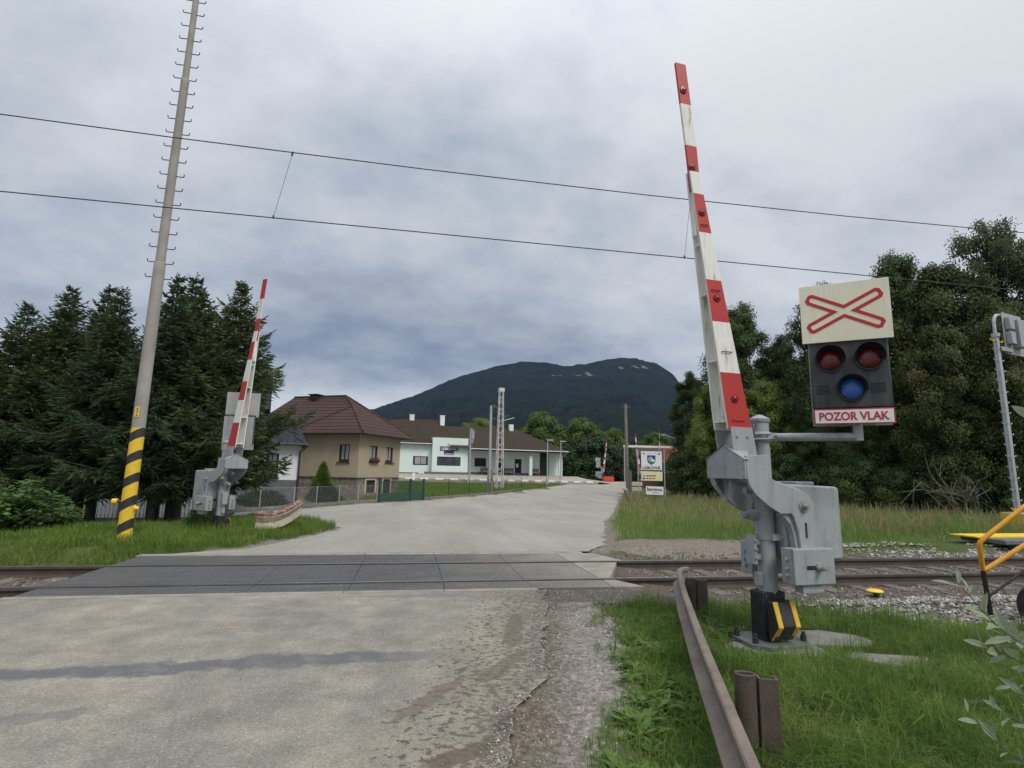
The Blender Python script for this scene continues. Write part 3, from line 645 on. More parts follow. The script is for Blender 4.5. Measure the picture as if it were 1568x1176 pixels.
    for z in (2.04,2.72,3.36,4.06):
        xa, xb = lerp(LX(z),RX(z),.25), lerp(LX(z),RX(z),.75); y = -(lerp(.10,.028,(z-1.95)/2.71)+.014)
        mb = MB(); mb.tube([(xa,y,z),(xa,y-.012,z),(xb,y-.012,z),(xb,y,z)], .005, 6); obj('staple', mb, M['red'] if z < 2.2 else M['wire'], front)
    return t
near_b = make_barrier('large raised red and white barrier on a grey post, black base with two yellow stripes', 'level crossing barriers')
near_b.location = (3.468, 4.95, 0); near_b.rotation_euler.z = R(6)

# crossing signal with St Andrew's cross
def letters(name, body, size, mat, parent, loc, rot, width=None, bold=.0, ex=.0015, align='CENTER'):
    cu = bpy.data.curves.new(name, 'FONT'); cu.body = body; cu.size = size; cu.extrude = ex; cu.offset = bold; cu.align_x = align; cu.align_y = 'CENTER'
    cu.materials.append(mat); o = link(bpy.data.objects.new(name, cu), parent); o.location = loc; o.rotation_euler = rot
    bpy.context.view_layer.update()
    me = bpy.data.meshes.new_from_object(o.evaluated_get(bpy.context.evaluated_depsgraph_get())); me.name = name
    xs_ = [v.co.x for v in me.vertices]; d = max(xs_)-min(xs_); xm = (max(xs_)+min(xs_))/2
    for v in me.vertices: v.co.x = (v.co.x-xm)*(width/d if width else 1)
    bpy.data.objects.remove(o); bpy.data.curves.remove(cu); o = link(bpy.data.objects.new(name, me), parent); o.location = loc; o.rotation_euler = rot
    return o
def cross_outline(a, b, h, ch):
    """outline of two crossing bars (half spans a,b; half width h; chamfer ch), counter-clockwise"""
    d1 = Vector((a,b)).normalized(); d2 = Vector((a,-b)).normalized(); L = math.hypot(a,b)
    def end(d):
        n = Vector((-d.y,d.x)); e = d*L
        return [e - d*ch - n*h, e - n*(h-ch*.75), e + n*(h-ch*.75), e - d*ch + n*h]
    def notch(da, db):      # between bar da (its +n side) and bar db (its -n side)
        na, nb = Vector((-da.y,da.x)), Vector((db.y,-db.x))
        A = np.array([[da.x,-db.x],[da.y,-db.y]]); r = nb*h - na*h
        t = np.linalg.solve(A, np.array([r.x,r.y])); return na*h + da*float(t[0])
    ds = [d2, d1, -d2, -d1]; out = []
    for i, d in enumerate(ds): out += end(d) + [notch(d, ds[(i+1)%4])]
    return out
def make_signal(label, bracket, group):
    """origin at the bracket's post end, x along the sign, front towards -y"""
    t = empty('crossing_signal', label, 'railway signal', group=group)
    mb = MB()
    if bracket == 'long':
        mb.tube([(.09,0,1.89),(.80,0,1.885),(.86,0,1.885)], .04, 16); mb.tube([(.845,0,1.85),(.845,0,2.05)], .042, 16)
        mb.lathe([(.1,1.84),(.107,1.85),(.107,1.93),(.1,1.94)], 22)
        for z in (1.865,1.915): mb.tube([(-.06,-.12,z),(.1,-.12,z)], .012, 8)
    else:
        mb.tube([(.81,.30,1.89),(.81,.0,1.89),(.81,0,2.05)], .04, 14)
    obj('bracket', mb, M['grey'], t)
    mb = MB(); mb.bx(.485,1.135,-.07,.10,2.155,2.83); hs = obj('lamp_housing', mb, M['lampbody'], t, .012)
    mb = MB(); mb.bx(.43,1.18,-.0845,-.076,2.80,3.385); mb.bx(.7,.78,-.0755,-.02,2.84,3.3); obj('board_back', mb, simple('pale_board_back', (.40,.40,.37), (.34,.345,.325), 3, .6), t)
    mb = MB(); mb.bx(.482,1.138,.102,.12,2.0,2.78); mb.bx(.7,.78,.121,.16,2.0,2.7); mb.bx(.484,1.136,-.0865,-.078,2.0,2.146); obj('back_plate', mb, M['grey'], t, .004)
    mb = MB()
    for x0 in (.525,.975):
        for z in (2.30,2.325,2.35,2.375): mb.bx(x0, x0+.11, -.076, -.069, z, z+.010)
    obj('louvre', mb, M['black'], hs)
    for x, z, mt in ((.655,2.625,'redlens'),(.975,2.625,'redlens'),(.815,2.335,'bluelens')):
        Mx = Matrix.Translation((x,-.07,z)) @ Matrix.Rotation(R(90),4,'X')
        mb = MB(); mb.lathe([(.118,0),(.122,.004),(.122,.018),(.104,.02),(.100,.006),(.02,.006)], 32, Mx); rim = obj('lamp', mb, M['black'], t)
        mb = MB(); mb.lathe([(.099,.006),(.094,.022),(.075,.036),(.05,.045),(.022,.049),(.003,.05)], 32, Mx); obj('lens', mb, M[mt], rim)
        mb = MB(); n = 26; a0, a1 = R(-14), R(194)          # visor hood over the upper part
        vs = []; 
        for i in range(n+1):
            q = lerp(a0,a1,i/n); k = max(0., math.sin((q-a0)/(a1-a0)*math.pi)); dpt = .05 + .10*k**.7
            for r_, d_ in ((.122,0),(.126,dpt),(.121,dpt),(.116,0)): vs.append((x+r_*math.cos(q), -.07-d_-.004, z+r_*math.sin(q)))
        fs = []
        for i in range(n):
            for j in range(3): fs.append((i*4+j, i*4+j+1, i*4+5+j, i*4+4+j))
        mb.add(vs, fs); obj('visor', mb, M['black'], rim)
    mb = MB(); mb.bx(.43,1.18,-.095,-.085,2.80,3.385); bd = obj('sign_board', mb, M['cream'], t, .002)
    mb = MB(); cxx, czz = .803, 3.095
    for h, ch, sgn in ((.055,.03,1),(.024,.014,0)):
        pts = cross_outline(.312 if sgn else .285,.163 if sgn else .149,h,ch)
        if sgn: outer = pts
        else: inner = pts
    vs = [(cxx+p.x,-.098,czz+p.y) for p in outer] + [(cxx+p.x,-.098,czz+p.y) for p in inner]; n = len(outer)
    vs += [(x,-.0945,z) for x,_,z in vs]
    fs = []
    for i in range(n):
        j = (i+1)%n; fs += [(i,j,j+n,i+n),(i,i+2*n,j+2*n,j),(i+n,j+n,j+3*n,i+3*n)]
    mb.add(vs, fs); obj('red_cross', mb, M['redsign'], bd, smooth=0)
    mb = MB(); mb.bx(.485,1.135,-.10,-.088,2.0,2.145); cp = obj('caption_plate', mb, M['redsign'], t, .002)
    mb = MB(); mb.bx(.497,1.123,-.1035,-.1,2.011,2.134); obj('white_field', mb, M['signwhite'], cp)
    letters('lettering', 'POZOR VLAK', .105, M['redsign'], cp, (.81,-.105,2.07), (R(90),0,0), .56, .0025)
    return t
sg1 = make_signal("crossing signal with cream cross board, lamps and POZOR VLAK plate beside the front barrier", 'long', 'level crossing signals')
sg1.location = (3.468, 4.95, 0); sg1.rotation_euler.z = math.atan2(-.6074,.7944)
left_b = copy_tree(near_b); left_b.location = (-4.26, 13.68, -.03); left_b.rotation_euler.z = R(141)
left_b['label'] = 'raised red and white barrier in the grass in front of the spruces'
sg2 = make_signal('grey back of a crossing signal partly behind the barrier in front of the spruces', 'short', 'level crossing signals')
sg2.location = (-3.28, 13.95, -.12); sg2.rotation_euler.z = R(182)
fb = copy_tree(near_b); fb.location = (26.42, 73.66, .38); fb.rotation_euler.z = R(150); fb['label'] = 'small far raised barrier beside the orange plastic block and the dark hedge'
fs_ = copy_tree(sg2); fs_.location = (26.9, 74.1, .38); fs_.rotation_euler.z = R(182); fs_['label'] = 'tiny grey back of a signal beside the far barrier at the dark hedge'
fb2 = copy_tree(near_b); fb2.location = (25.85, 58.6, .2); fb2.rotation_euler.z = R(10); fb2['label'] = 'far raised barrier just behind the left post of the village sign'
fb3 = copy_tree(near_b); fb3.location = (25.65, 53.4, .3); fb3.rotation_euler.z = R(60); fb3['label'] = 'far raised barrier whose tip stands above the middle of the village sign'
mb = MB(); mb.bx(-.75,.75,-.3,.3,0,.75); mb.bx(-.62,.62,-.33,-.3,.2,.55); mb.bx(-.5,-.25,-.31,.31,.75,.8); mb.bx(.25,.5,-.31,.31,.75,.8)
o = obj('traffic_block', mb, M['orangeplastic'], bevel=.05); o.location = (27.2, 73.1, .36); tag(o, 'orange red plastic traffic block at the foot of the far barrier', 'traffic barrier')

# concrete footing slabs round the front barrier
def slab(label, cx_, cy_, rx_, ry_, z, seed, rot=0, grp=None):
    rnd = random.Random(seed); mb = MB(); n = 8; pts = []
    for i in range(n):
        q = 2*math.pi*i/n; k = rnd.uniform(.72,1.15); x, y = rx_*k*math.cos(q), ry_*k*math.sin(q)
        pts.append((x*math.cos(rot)-y*math.sin(rot), x*math.sin(rot)+y*math.cos(rot)))
    vs = [(x*1.04,y*1.04,-.12) for x,y in pts] + [(x,y,rnd.uniform(-.012,.004)) for x,y in pts] + [(x*.8,y*.8,rnd.uniform(.0,.012)) for x,y in pts] + [(0,0,.01)]
    fs = [(i,(i+1)%n,(i+1)%n+n,i+n) for i in range(n)] + [(i+n,(i+1)%n+n,(i+1)%n+2*n,i+2*n) for i in range(n)] + [(i+2*n,(i+1)%n+2*n,3*n) for i in range(n)]
    mb.add(vs, fs); o = obj('concrete_slab', mb, M['concrete']); o.location = (cx_,cy_,z); return tag(o, label, 'slab', grp)
slab('broken concrete slab directly under the front barrier base', 3.47, 4.86, .50, .34, -.075, 3, R(-12), 'concrete slabs in the grass')
slab('flat concrete slab in the grass right of the barrier base, farther from camera', 4.15, 5.0, .42, .28, -.07, 5, R(-20), 'concrete slabs in the grass')
slab('flat concrete slab in the grass right of the barrier base, nearest to camera', 4.24, 4.42, .46, .15, -.07, 8, R(-18), 'concrete slabs in the grass')

# ------------------------------------------------------------------ guard rail in the foreground
g = empty('guard_rail', 'rusty old rail on two steel posts along the grass verge in the foreground', 'guard rail', (2.0, 3.1, -.1))
path = [(.43,-.2),(1.335,1.95),(1.825,3.1),(2.16,3.89),(2.78,5.3),(3.28,6.38),(3.40,6.62),(3.50,6.74),(3.60,6.79)]
mb = MB(); P = rail_poly(.175,.155,.060,.018); n = len(P); vs = []
for i, (x,y) in enumerate(path):
    a = Vector(path[max(i-1,0)]); c_ = Vector(path[min(i+1,len(path)-1)]); d = (c_-a).normalized(); nl = Vector((-d.y,d.x))
    z = .13 + (.012 if i > 5 else 0)
    for u, w_ in P: vs.append((x - nl.x*u - 2.0, y - nl.y*u - 3.1, z + w_ + .1))
fs = [(i*n+j, i*n+(j+1)%n, (i+1)*n+(j+1)%n, (i+1)*n+j) for i in range(len(path)-1) for j in range(n)] + [list(range(n)), list(range((len(path)-1)*n, len(path)*n))]
mb.add(vs, fs); obj('old_rail', mb, M['rust'], g, smooth=30)
for px_, py_, a in ((2.06,3.10,R(-18)),(3.24,5.92,R(-14))):
    mb = MB(); Mx = Matrix.Translation((px_-2.0, py_-3.1, 0)) @ Matrix.Rotation(a,4,'Z')
    k = 14      # half pipe and a channel side by side
    o1 = [(.062*math.cos(q)-.062, .05*math.sin(q)) for q in np.linspace(0, 2*math.pi, k, endpoint=False)]
    i1 = [(.052*math.cos(q)-.062, .026*math.sin(q)) for q in np.linspace(0, 2*math.pi, k, endpoint=False)]
    vs = [Mx @ Vector((x,y,z)) for z in (-.3,.445) for x,y in o1] + [Mx @ Vector((x,y,z)) for z in (.445,.2) for x,y in i1]
    fs = [(i,(i+1)%k,(i+1)%k+k,i+k) for i in range(k)] + [(i+k,(i+1)%k+k,(i+1)%k+2*k,i+2*k) for i in range(k)] + [(i+2*k,(i+1)%k+2*k,(i+1)%k+3*k,i+3*k) for i in range(k)] + [[i+3*k for i in range(k)]]
    mb.add(vs, fs); mb.bx(.006,.118,-.035,-.022,-.3,.43,M=Mx); mb.bx(.008,.022,-.021,.05,-.3,.425,M=Mx); mb.bx(.104,.117,-.021,.05,-.3,.428,M=Mx)
    obj('post', mb, M['rustpost'], g, .003)

# curved guard rail by the spruces
g = empty('curved_guard_rail', 'low curved guard rail with peeling white and red paint on the grass island', 'guard rail', (-2.75, 14.4, -.03))
mb = MB(); mr = MB(); cen = [(-.79,-.43),(-.60,-.46),(-.42,-.34),(-.28,-.08),(-.19,.35),(-.14,.85),(-.12,1.3)]
zb = [.06,.05,.06,.1,.17,.25,.3]
prof = [(0,0),(.06,.02),(.035,.08),(.0,.16),(.035,.24),(.06,.30),(0,.33),(-.02,.33),(.03,.29),(-.02,.16),(.02,.07),(-.02,.0)]
n = len(prof); vs = []; vr = []
for i, (x,y) in enumerate(cen):
    a = Vector(cen[max(i-1,0)]); c_ = Vector(cen[min(i+1,len(cen)-1)]); d = (c_-a).normalized(); nr_ = Vector((d.y,-d.x))
    for u, w_ in prof: vs.append((x+nr_.x*u, y+nr_.y*u, zb[i]+w_))
    for u, w_ in ((.045,.30),(-.07,.325),(-.07,.375),(.05,.365)): vr.append((x+nr_.x*u, y+nr_.y*u, zb[i]+w_))
fs = [(i*n+j, i*n+(j+1)%n, (i+1)*n+(j+1)%n, (i+1)*n+j) for i in range(len(cen)-1) for j in range(n)] + [list(range(n)), list(range((len(cen)-1)*n, len(cen)*n))]
mb.add(vs, fs); obj('beam', mb, M['peel'], g)
fs = [(i*4+j, i*4+(j+1)%4, (i+1)*4+(j+1)%4, (i+1)*4+j) for i in range(len(cen)-1) for j in range(4)] + [(0,1,2,3), tuple(range((len(cen)-1)*4, len(cen)*4))]
mr.add(vr, fs); obj('top_flange', mr, M['peelred'], g)
mb = MB(); mb.bx(-.62,-.48,-.28,-.16,-.2,.56); obj('post', mb, M['concrete'], g, .01)

# ------------------------------------------------------------------ catenary mast and wires
mast = empty('catenary_mast', 'tall concrete mast with black and yellow stripes and many climbing hooks', 'mast', (-5.30,11.75,-.02))
def stripemat():
    m, nt, b = new_mat('black_yellow_stripes'); s = nt.nodes.new('ShaderNodeSeparateXYZ'); nt.links.new(coord(nt), s.inputs[0])
    v = coord(nt); t = math_(nt, 'ADD', math_(nt, 'MULTIPLY_ADD', s.outputs['X'], -.62, s.outputs['Z']), math_(nt, 'MULTIPLY', math_(nt, 'SUBTRACT', nz(nt, v, 9, 3), .5), .02))
    f = math_(nt, 'FRACT', math_(nt, 'MULTIPLY_ADD', t, 1/.435, .46))
    k = ramp(nt, f, [(.0, (0,0,0)), (.415, (0,0,0)), (.42, (1,1,1)), (.995, (1,1,1)), (1., (0,0,0))])
    g = nz(nt, v, 8, 6, .7)
    ye = ramp(nt, g, [(.3, (.83,.57,.03)), (.62, (.74,.48,.03)), (.72, (.36,.24,.06))]); bl = ramp(nt, g, [(.3, (.018,.019,.022)), (.66, (.035,.035,.036)), (.74, (.12,.12,.12))])
    nt.links.new(mix(nt, k, bl, ye), b.inputs['Base Color']); b.inputs['Roughness'].default_value = .6; return m
mb = MB(); mb.tube([(0,0,-.3),(0,0,2.215)], [.128,.118], 28); obj('striped_foot', mb, stripemat(), mast)
mb = MB()
mb.tube([(0,0,2.21),(0,0,5.30),(0,0,5.36),(.0,0,5.60),(0,0,5.62)], [.118,.108,.108,.106,.092], 24)
mb.tube([(0,0,5.62),(.02,0,9.74),(.02,0,9.76),(.02,0,9.82),(.02,0,9.84)], [.090,.079,.083,.082,.068], 24); mb.tube([(.02,0,9.84),(.03,0,13.2)], [.066,.056], 20)
obj('shaft', mb, M['mastconc'], mast)
mb = MB(); mb.bx(-.045,.035,-.126,-.117,2.42,2.62); pl = obj('warning_plate', mb, M['yellowpost'], mast, .002)
mb = MB()
for z in (2.455,2.52,2.575): mb.bx(-.02,.01,-.1285,-.127,z-.018,z+.018)
obj('plate_mark', mb, M['greydark'], pl)
mh = MB(); 
for i in range(27):
    z = 5.28+.325*i; xo = .02*(z-5)/8
    r = np.interp(z, [5,9.8,13.2], [.095,.075,.056])
    for s in (-1,1):
        zz_ = z + (.0 if s > 0 else .03)
        mh2 = MB(); x0, x1 = xo+s*(r-.02), xo+s*(r+.15)
        mh2.tube([(x0,0,zz_),(x1-s*.02,0,zz_-.004),(x1,0,zz_+.012),(x1+s*.004,0,zz_+.06)], .010, 6)
        if z < 12.2: obj('climbing_hook', mh2, M['wire'], mast)
for z, sx in ((.80,-1),(.68,1)):
    mb = MB(); mb.tube([(sx*.10,0,z),(sx*.21,0,z)], .022, 8, 0); mb.tube([(sx*.19,0,z),(sx*.28,0,z)], [.055,.055], 12, 1) if sx < 0 else mb.tube([(sx*.10,0,z),(sx*.20,0,z-.01)], [.05,.03], 10, 1)
    obj('earth_clamp', mb, [M['wire'], M['yellowpost']], mast)
cw = empty('overhead_line', 'two dark overhead wires joined by thin droppers across the sky above the track', 'overhead line', (0,8.54,0))
def zc1(x): return 5.365
def zc2(x): return 6.49 + .00022*(x-1.5)**2*6
mb = MB(); mb.tube([(x,0,zc1(x)) for x in range(-60,141,4)], .0085, 6); obj('contact_wire', mb, M['wire'], cw)
mb = MB(); mb.tube([(x,0,zc2(x)) for x in range(-40,61,4)], .0085, 6); obj('messenger_wire', mb, M['wire'], cw)
for xa, xb in ((-2.13,-2.33),(4.81,4.66),(11.9,11.75),(-9.3,-9.45),(18.9,18.8)):
    mb = MB(); mb.tube([(xa,0,zc2(xa)),(xb,0,zc1(xb))], .0035, 5); mb.tube([(xa,0,zc2(xa)+.015),(xa-.01,0,zc2(xa)-.05)], .016, 6); mb.tube([(xb,0,zc1(xb)-.012),(xb,0,zc1(xb)+.04)], .014, 6); obj('dropper', mb, M['wire'], cw)

# ------------------------------------------------------------------ houses
def wall(mb, L, z0, z1, holes, M_=None, depth=.14, m=0):
    """wall panel in the local xz plane (front -y) with openings (x0,x1,z0,z1) and reveals"""
    xs_ = sorted({0, L, *[h[0] for h in holes], *[h[1] for h in holes]}); zs = sorted({z0, z1, *[h[2] for h in holes], *[h[3] for h in holes]})
    T = lambda p: (M_ @ Vector(p)) if M_ else Vector(p)
    for a, b_ in zip(xs_, xs_[1:]):
        for c, d in zip(zs, zs[1:]):
            mx_, mz = (a+b_)/2, (c+d)/2
            if any(h[0] < mx_ < h[1] and h[2] < mz < h[3] for h in holes): continue
            mb.add([T((a,0,c)),T((b_,0,c)),T((b_,0,d)),T((a,0,d))], [(0,1,2,3)], m)
    for h in holes:
        x0,x1,c,d = h
        for q in (((x0,0,c),(x1,0,c),(x1,depth,c),(x0,depth,c)), ((x0,0,d),(x0,depth,d),(x1,depth,d),(x1,0,d)), ((x0,0,c),(x0,depth,c),(x0,depth,d),(x0,0,d)), ((x1,0,c),(x1,0,d),(x1,depth,d),(x1,depth,c))):
            mb.add([T(p) for p in q], [(0,1,2,3)], m)
def window(parent, h, M_=None, fr='frame', bars=1, depth=.13, sill=True, curtain=True, flowers=False, name='window'):
    x0,x1,c,d = h; T = M_ or Matrix.Identity(4); f = .055
    mb = MB(); y0, y1 = depth-.06, depth
    mb.bx(x0,x0+f,y0,y1,c,d,M=T); mb.bx(x1-f,x1,y0,y1,c,d,M=T); mb.bx(x0+f,x1-f,y0,y1,c,c+f,M=T); mb.bx(x0+f,x1-f,y0,y1,d-f,d,M=T)
    for i in range(1, bars+1):
        xm = lerp(x0,x1,i/(bars+1)); mb.bx(xm-.03,xm+.03,y0+.002,y1-.002,c+f,d-f,M=T)
    wd = obj(name, mb, M[fr], parent)
    mb = MB(); mb.add([T @ Vector(p) for p in ((x0+f,y1-.02,c+f),(x1-f,y1-.02,c+f),(x1-f,y1-.02,d-f),(x0+f,y1-.02,d-f))], [(0,1,2,3)]); obj('pane', mb, M['glass'], wd)
    if curtain:
        mb = MB(); xa = lerp(x0+f,x1-f,.12); xb = lerp(x0+f,x1-f,.88)
        mb.add([T @ Vector(p) for p in ((xa,y1-.024,c+f+.1),(xb,y1-.024,c+f+.1),(xb,y1-.024,d-f),(xa,y1-.024,d-f))], [(0,1,2,3)]); obj('curtain', mb, M['curtain'], wd)
    if sill:
        mb = MB(); mb.bx(x0-.08,x1+.08,-.10,depth-.06,c-.05,c-.004,M=T); obj('sill', mb, M[fr], wd)
    if flowers:
        mb = MB(); mb.bx(x0-.02,x1+.02,-.20,-.03,c,c+.13,M=T); obj('flower_box', mb, M['frame'], wd)
        rr = np.random.default_rng(int(abs(x0)*100)+3); n = 260
        P_ = np.stack([rr.uniform(x0,x1,n), rr.uniform(-.22,0,n), c+.1+rr.uniform(0,.16,n)], 1); ax = nrm(rr.normal(size=(n,3))); sd_ = nrm(np.cross(ax, rr.normal(size=(n,3))))
        V = np.stack([P_, P_+ax*.03+sd_*.02, P_+ax*.06, P_+ax*.03-sd_*.02], 1).reshape(-1,3); V = np.array([tuple(T @ Vector(p)) for p in V]); quads('flowers', V, M['flowerred'], wd)
    return wd

# tan house
H = empty('tan_house', 'tan rendered house on a stone base with a brown hipped tile roof', 'house', (-3.2,34.5,0), R(60.6))
MY = Matrix.Rotation(R(-90),4,'Z')        # left wall: runs along +y, faces -x
MY = Matrix(((0,1,0,0),(-1,0,0,0),(0,0,1,0),(0,0,0,1)))   # (x,y,z)->(y,-x): wall runs along -y; start at y=L
LL = 8.0; ML = Matrix.Translation((0,LL,0)) @ MY
wr = [(1.17,2.07,1.95,2.96),(3.03,3.95,1.95,2.96)]; wl = [(LL-1.46,LL-.68,1.90,2.97),(LL-5.6,LL-4.8,1.9,2.97)]
mb = MB(); wall(mb, 4.85, .95, 3.85, wr); wall(mb, LL, .95, 3.85, wl, ML)
mb.add([(4.85,0,-.6),(4.85,LL,-.6),(4.85,LL,3.85),(4.85,0,3.85)], [(0,1,2,3)]); mb.add([(0,LL,-.6),(4.85,LL,-.6),(4.85,LL,3.85),(0,LL,3.85)], [(0,1,2,3)])
obj('wall', mb, M['tan'], H, smooth=0)
mb = MB(); pb = [(1.05,2.05,.0,.80),(3.0,3.85,-.6,.84)]; wall(mb, 4.85, -.9, .93, pb, Matrix.Translation((0,.06,0))); wall(mb, LL, -.9, .93, [], Matrix.Translation((.06,0,0)) @ ML)
mb.bx(-.02,4.87,-.02,.1,.93,.99); mb.bx(-.02,.1,.1,LL,.93,.99); pl = obj('stone_base', mb, M['stone'], H, smooth=0)
mb = MB()
for a,b_,c,d in pb: mb.bx(a-.14,b_+.14,.035,.06,d,d+.12); mb.bx(a-.14,a,.035,.06,max(c,-.5),d); mb.bx(b_,b_+.14,.035,.06,max(c,-.5),d)
obj('opening_surround', mb, simple('pale_surround', (.58,.53,.42), rough=.9), pl)
for i,h in enumerate(wr): window(H, h, flowers=(i==0), bars=1)
window(H, wl[1], ML); window(H, wl[0], ML, flowers=False)
window(H, pb[0], Matrix.Translation((0,.06,0)), curtain=False, sill=False)
mb = MB(); mb.bx(3.0,3.85,.16,.2,-.6,.84); obj('cellar_door', mb, M['glass'], H)
e = 3.72; A_, R1, R2 = (2.05,2.15,5.66), (2.75,3.25,6.45), (2.75,7.6,6.45)
P0, P1, P2, P3, P4 = (-.5,-.55,e), (5.6,-.55,e), (-.5,4.9,e), (-.5,9,e), (5.6,9,e)
mb = MB(); mb.add([P0,P1,R1,A_,P2,P3,P4,R2], [(0,1,2,3),(0,3,4),(4,3,2,7,5),(1,6,7,2),(5,7,6)])
mb.add([(p[0],p[1],e-.12) for p in (P0,P1,P4,P3)] + [(p[0],p[1],e-.003) for p in (P0,P1,P4,P3)], [(0,1,2,3),(0,1,5,4),(1,2,6,5),(2,3,7,6),(3,0,4,7)])
for a, b_ in ((P0,A_),(A_,P2),(A_,R1),(R1,R2),(R1,P1)): mb.tube([a,b_], .075, 8)
rf = obj('roof', mb, M['browntile'], H, smooth=0)
mb = MB(); mb.bx(2.4,3.1,5.4,6.0,6.2,6.55); mb.bx(2.3,3.2,5.3,6.1,6.55,6.6); obj('chimney', mb, M['browntile'], rf)
mb = MB(); mb.tube([(-.58,-.62,e-.1),(5.65,-.62,e-.1)], .07, 8); mb.tube([(-.58,-.62,e-.1),(-.58,9,e-.1)], .07, 8); obj('gutter', mb, M['frame'], rf)
mb = MB(); mb.tube([(4.7,.9,4.3),(4.7,.9,6.1)], .025, 6)
for z in (5.9,6.05): mb.tube([(4.3,.9,z),(5.1,.9,z)], .012, 5)
obj('aerial', mb, M['wire'], rf)

# white house behind the spruces
H = empty('white_house', 'white house with grey base and grey ribbed roof behind the spruces', 'house', (-5.6,28.9,0), R(13))
h0 = (-1.45,-.85,.92,2.0)
mb = MB(); wall(mb, 7, .87, 2.75, [(7-1.5,7-.9,1.0,2.15),(2.6,3.5,1.0,2.15)], Matrix.Translation((-7,0,0)))
mb.add([(0,0,-.6),(0,6,-.6),(0,6,2.75),(0,0,2.75)], [(0,1,2,3)]); mb.bx(-7,-1.9,3.0,9,2.7,4.7); obj('wall', mb, M['whitewall'], H, smooth=0)
mb = MB(); mb.bx(-7.0,.02,-.03,.3,-.7,.87); obj('base', mb, M['greywall'], H)
for a in ((-1.5,-.9,1.0,2.15),(-4.4,-3.5,1.0,2.15)): window(H, a, flowers=True, fr='framegrey')
mb = MB(); mb.add([(-7.4,-.45,2.68),(.35,-.45,2.68),(-.3,2.5,4.3),(-7.4,2.5,4.3),(.35,6,2.68),(-7.4,-.45,2.6),(.35,-.45,2.6),(.35,6,2.6)], [(0,1,2,3),(1,4,2),(0,1,6,5),(1,4,7,6)])
for i in range(20):
    x = -7.2+.39*i; q = min(1, max(0, (.35-x)/.65*1.)); mb.tube([(x,-.45,2.71),(min(x,-.3),lerp(-.45,2.5,1 if x < -.3 else q),lerp(2.71,4.33,1 if x < -.3 else q))], .022, 5)
rf = obj('roof', mb, M['greyroof'], H, smooth=0)
mb = MB(); mb.add([(-7.3,2.7,4.6),(-1.6,2.7,4.6),(-1.6,9.2,4.6),(-7.3,9.2,4.6),(-7.3,5.9,6.7),(-1.6,5.9,6.7)], [(0,1,5,4),(2,3,4,5),(1,2,5),(3,0,4)]); obj('upper_roof', mb, M['greyroof'], H, smooth=0)
mb = MB(); mb.tube([(-7.4,-.5,2.62),(.4,-.5,2.62)], .06, 8); mb.tube([(.3,-.5,2.6),(.3,-.45,2.5),(.05,-.08,2.25),(.05,-.08,-.4)], .045, 8); obj('gutter', mb, M['framegrey'], rf)

# station building
S = empty('station_building', 'long pale mint station building with dark brown roof and LISKOVÁ board', 'building', (14.02,68.57,1.08), R(7))
zb_ = lambda z: z-1.08
mb = MB()
wall(mb, 9, .0, 3.75, [(9-2.2,9-.36,1.01,2.09),(2.5,4.3,1.01,2.09)], Matrix.Translation((-20.7,.5,0)))
wall(mb, 4.42, .0, 4.4, [(.6,3.52,1.0,2.09)], Matrix.Translation((-11.7,-.3,0)))
mb.add([(-7.28,-.3,0),(-7.28,1.6,0),(-7.28,1.6,4.4),(-7.28,-.3,4.4)], [(0,1,2,3)]); mb.add([(-11.7,-.3,0),(-11.7,1,0),(-11.7,1,4.4),(-11.7,-.3,4.4)], [(0,1,2,3)])
mb.add([(-11.7,-.3,4.4),(-7.28,-.3,4.4),(-7.28,1.6,4.4),(-11.7,1.6,4.4)], [(0,1,2,3)])
wall(mb, 10.2, .0, 3.2, [(7.28-5.95,7.28-4.42,1.0,2.1),(7.28-2.75,7.28-2.0,0.02,2.1),(7.28-.55,7.28+.38,0.02,2.1)], Matrix.Translation((-7.28,1.6,0)))
wall(mb, 1.5, 0, 3.2, [], Matrix.Translation((4.2,1.6,0))); mb.bx(.82,1.2,-.35,0.0,0.02,2.5); mb.bx(4.95,5.15,-.2,0,0,3.1); mb.bx(5.4,5.6,.2,.4,0,3.1)
mb.add([(5.7,1.6,0),(5.7,9,0),(5.7,9,3.2),(5.7,1.6,3.2)], [(0,1,2,3)]); mb.add([(-20.7,9,0),(5.7,9,0),(5.7,9,3.2),(-20.7,9,3.2)], [(0,1,2,3)])
obj('wall', mb, M['mint'], S, smooth=0)
mb = MB(); mb.bx(-20.7,-13.2,.40,.5,-.3,.12); mb.bx(-12.6,-7.26,-.36,-.3,-.3,.24); mb.bx(-7.26,2.9,1.53,1.6,-.3,.3); obj('plinth', mb, M['greywall'], S)
Tw = Matrix.Translation
window(S, (-13.9,-12.06,1.01,2.09), Tw((0,.5,0)), 'framegrey', 1, sill=False, curtain=True); window(S, (-18.2,-16.4,1.01,2.09), Tw((0,.5,0)), 'framegrey', 1, sill=False)
window(S, (-11.1,-8.18,1.0,2.09), Tw((0,-.3,0)), 'framegrey', 2, sill=False, curtain=False); window(S, (-5.95,-4.42,1.0,2.1), Tw((0,1.6,0)), 'framegrey', 1, sill=False, curtain=False)
for a in (-2.75,-.55):
    d = window(S, (a,a+(.75 if a < -1 else .93),.02,2.1), Tw((0,1.6,0)), 'frame', 0, sill=False, curtain=False, name='door')
mb = MB(); mb.bx(-.35,-.05,1.68,1.69,1.0,1.5); obj('notice', mb, M['signwhite'], S)
mb = MB(); mb.bx(3.0,4.2,1.65,1.72,0,2.4); obj('passage', mb, M['framegrey'], S)
mb = MB()
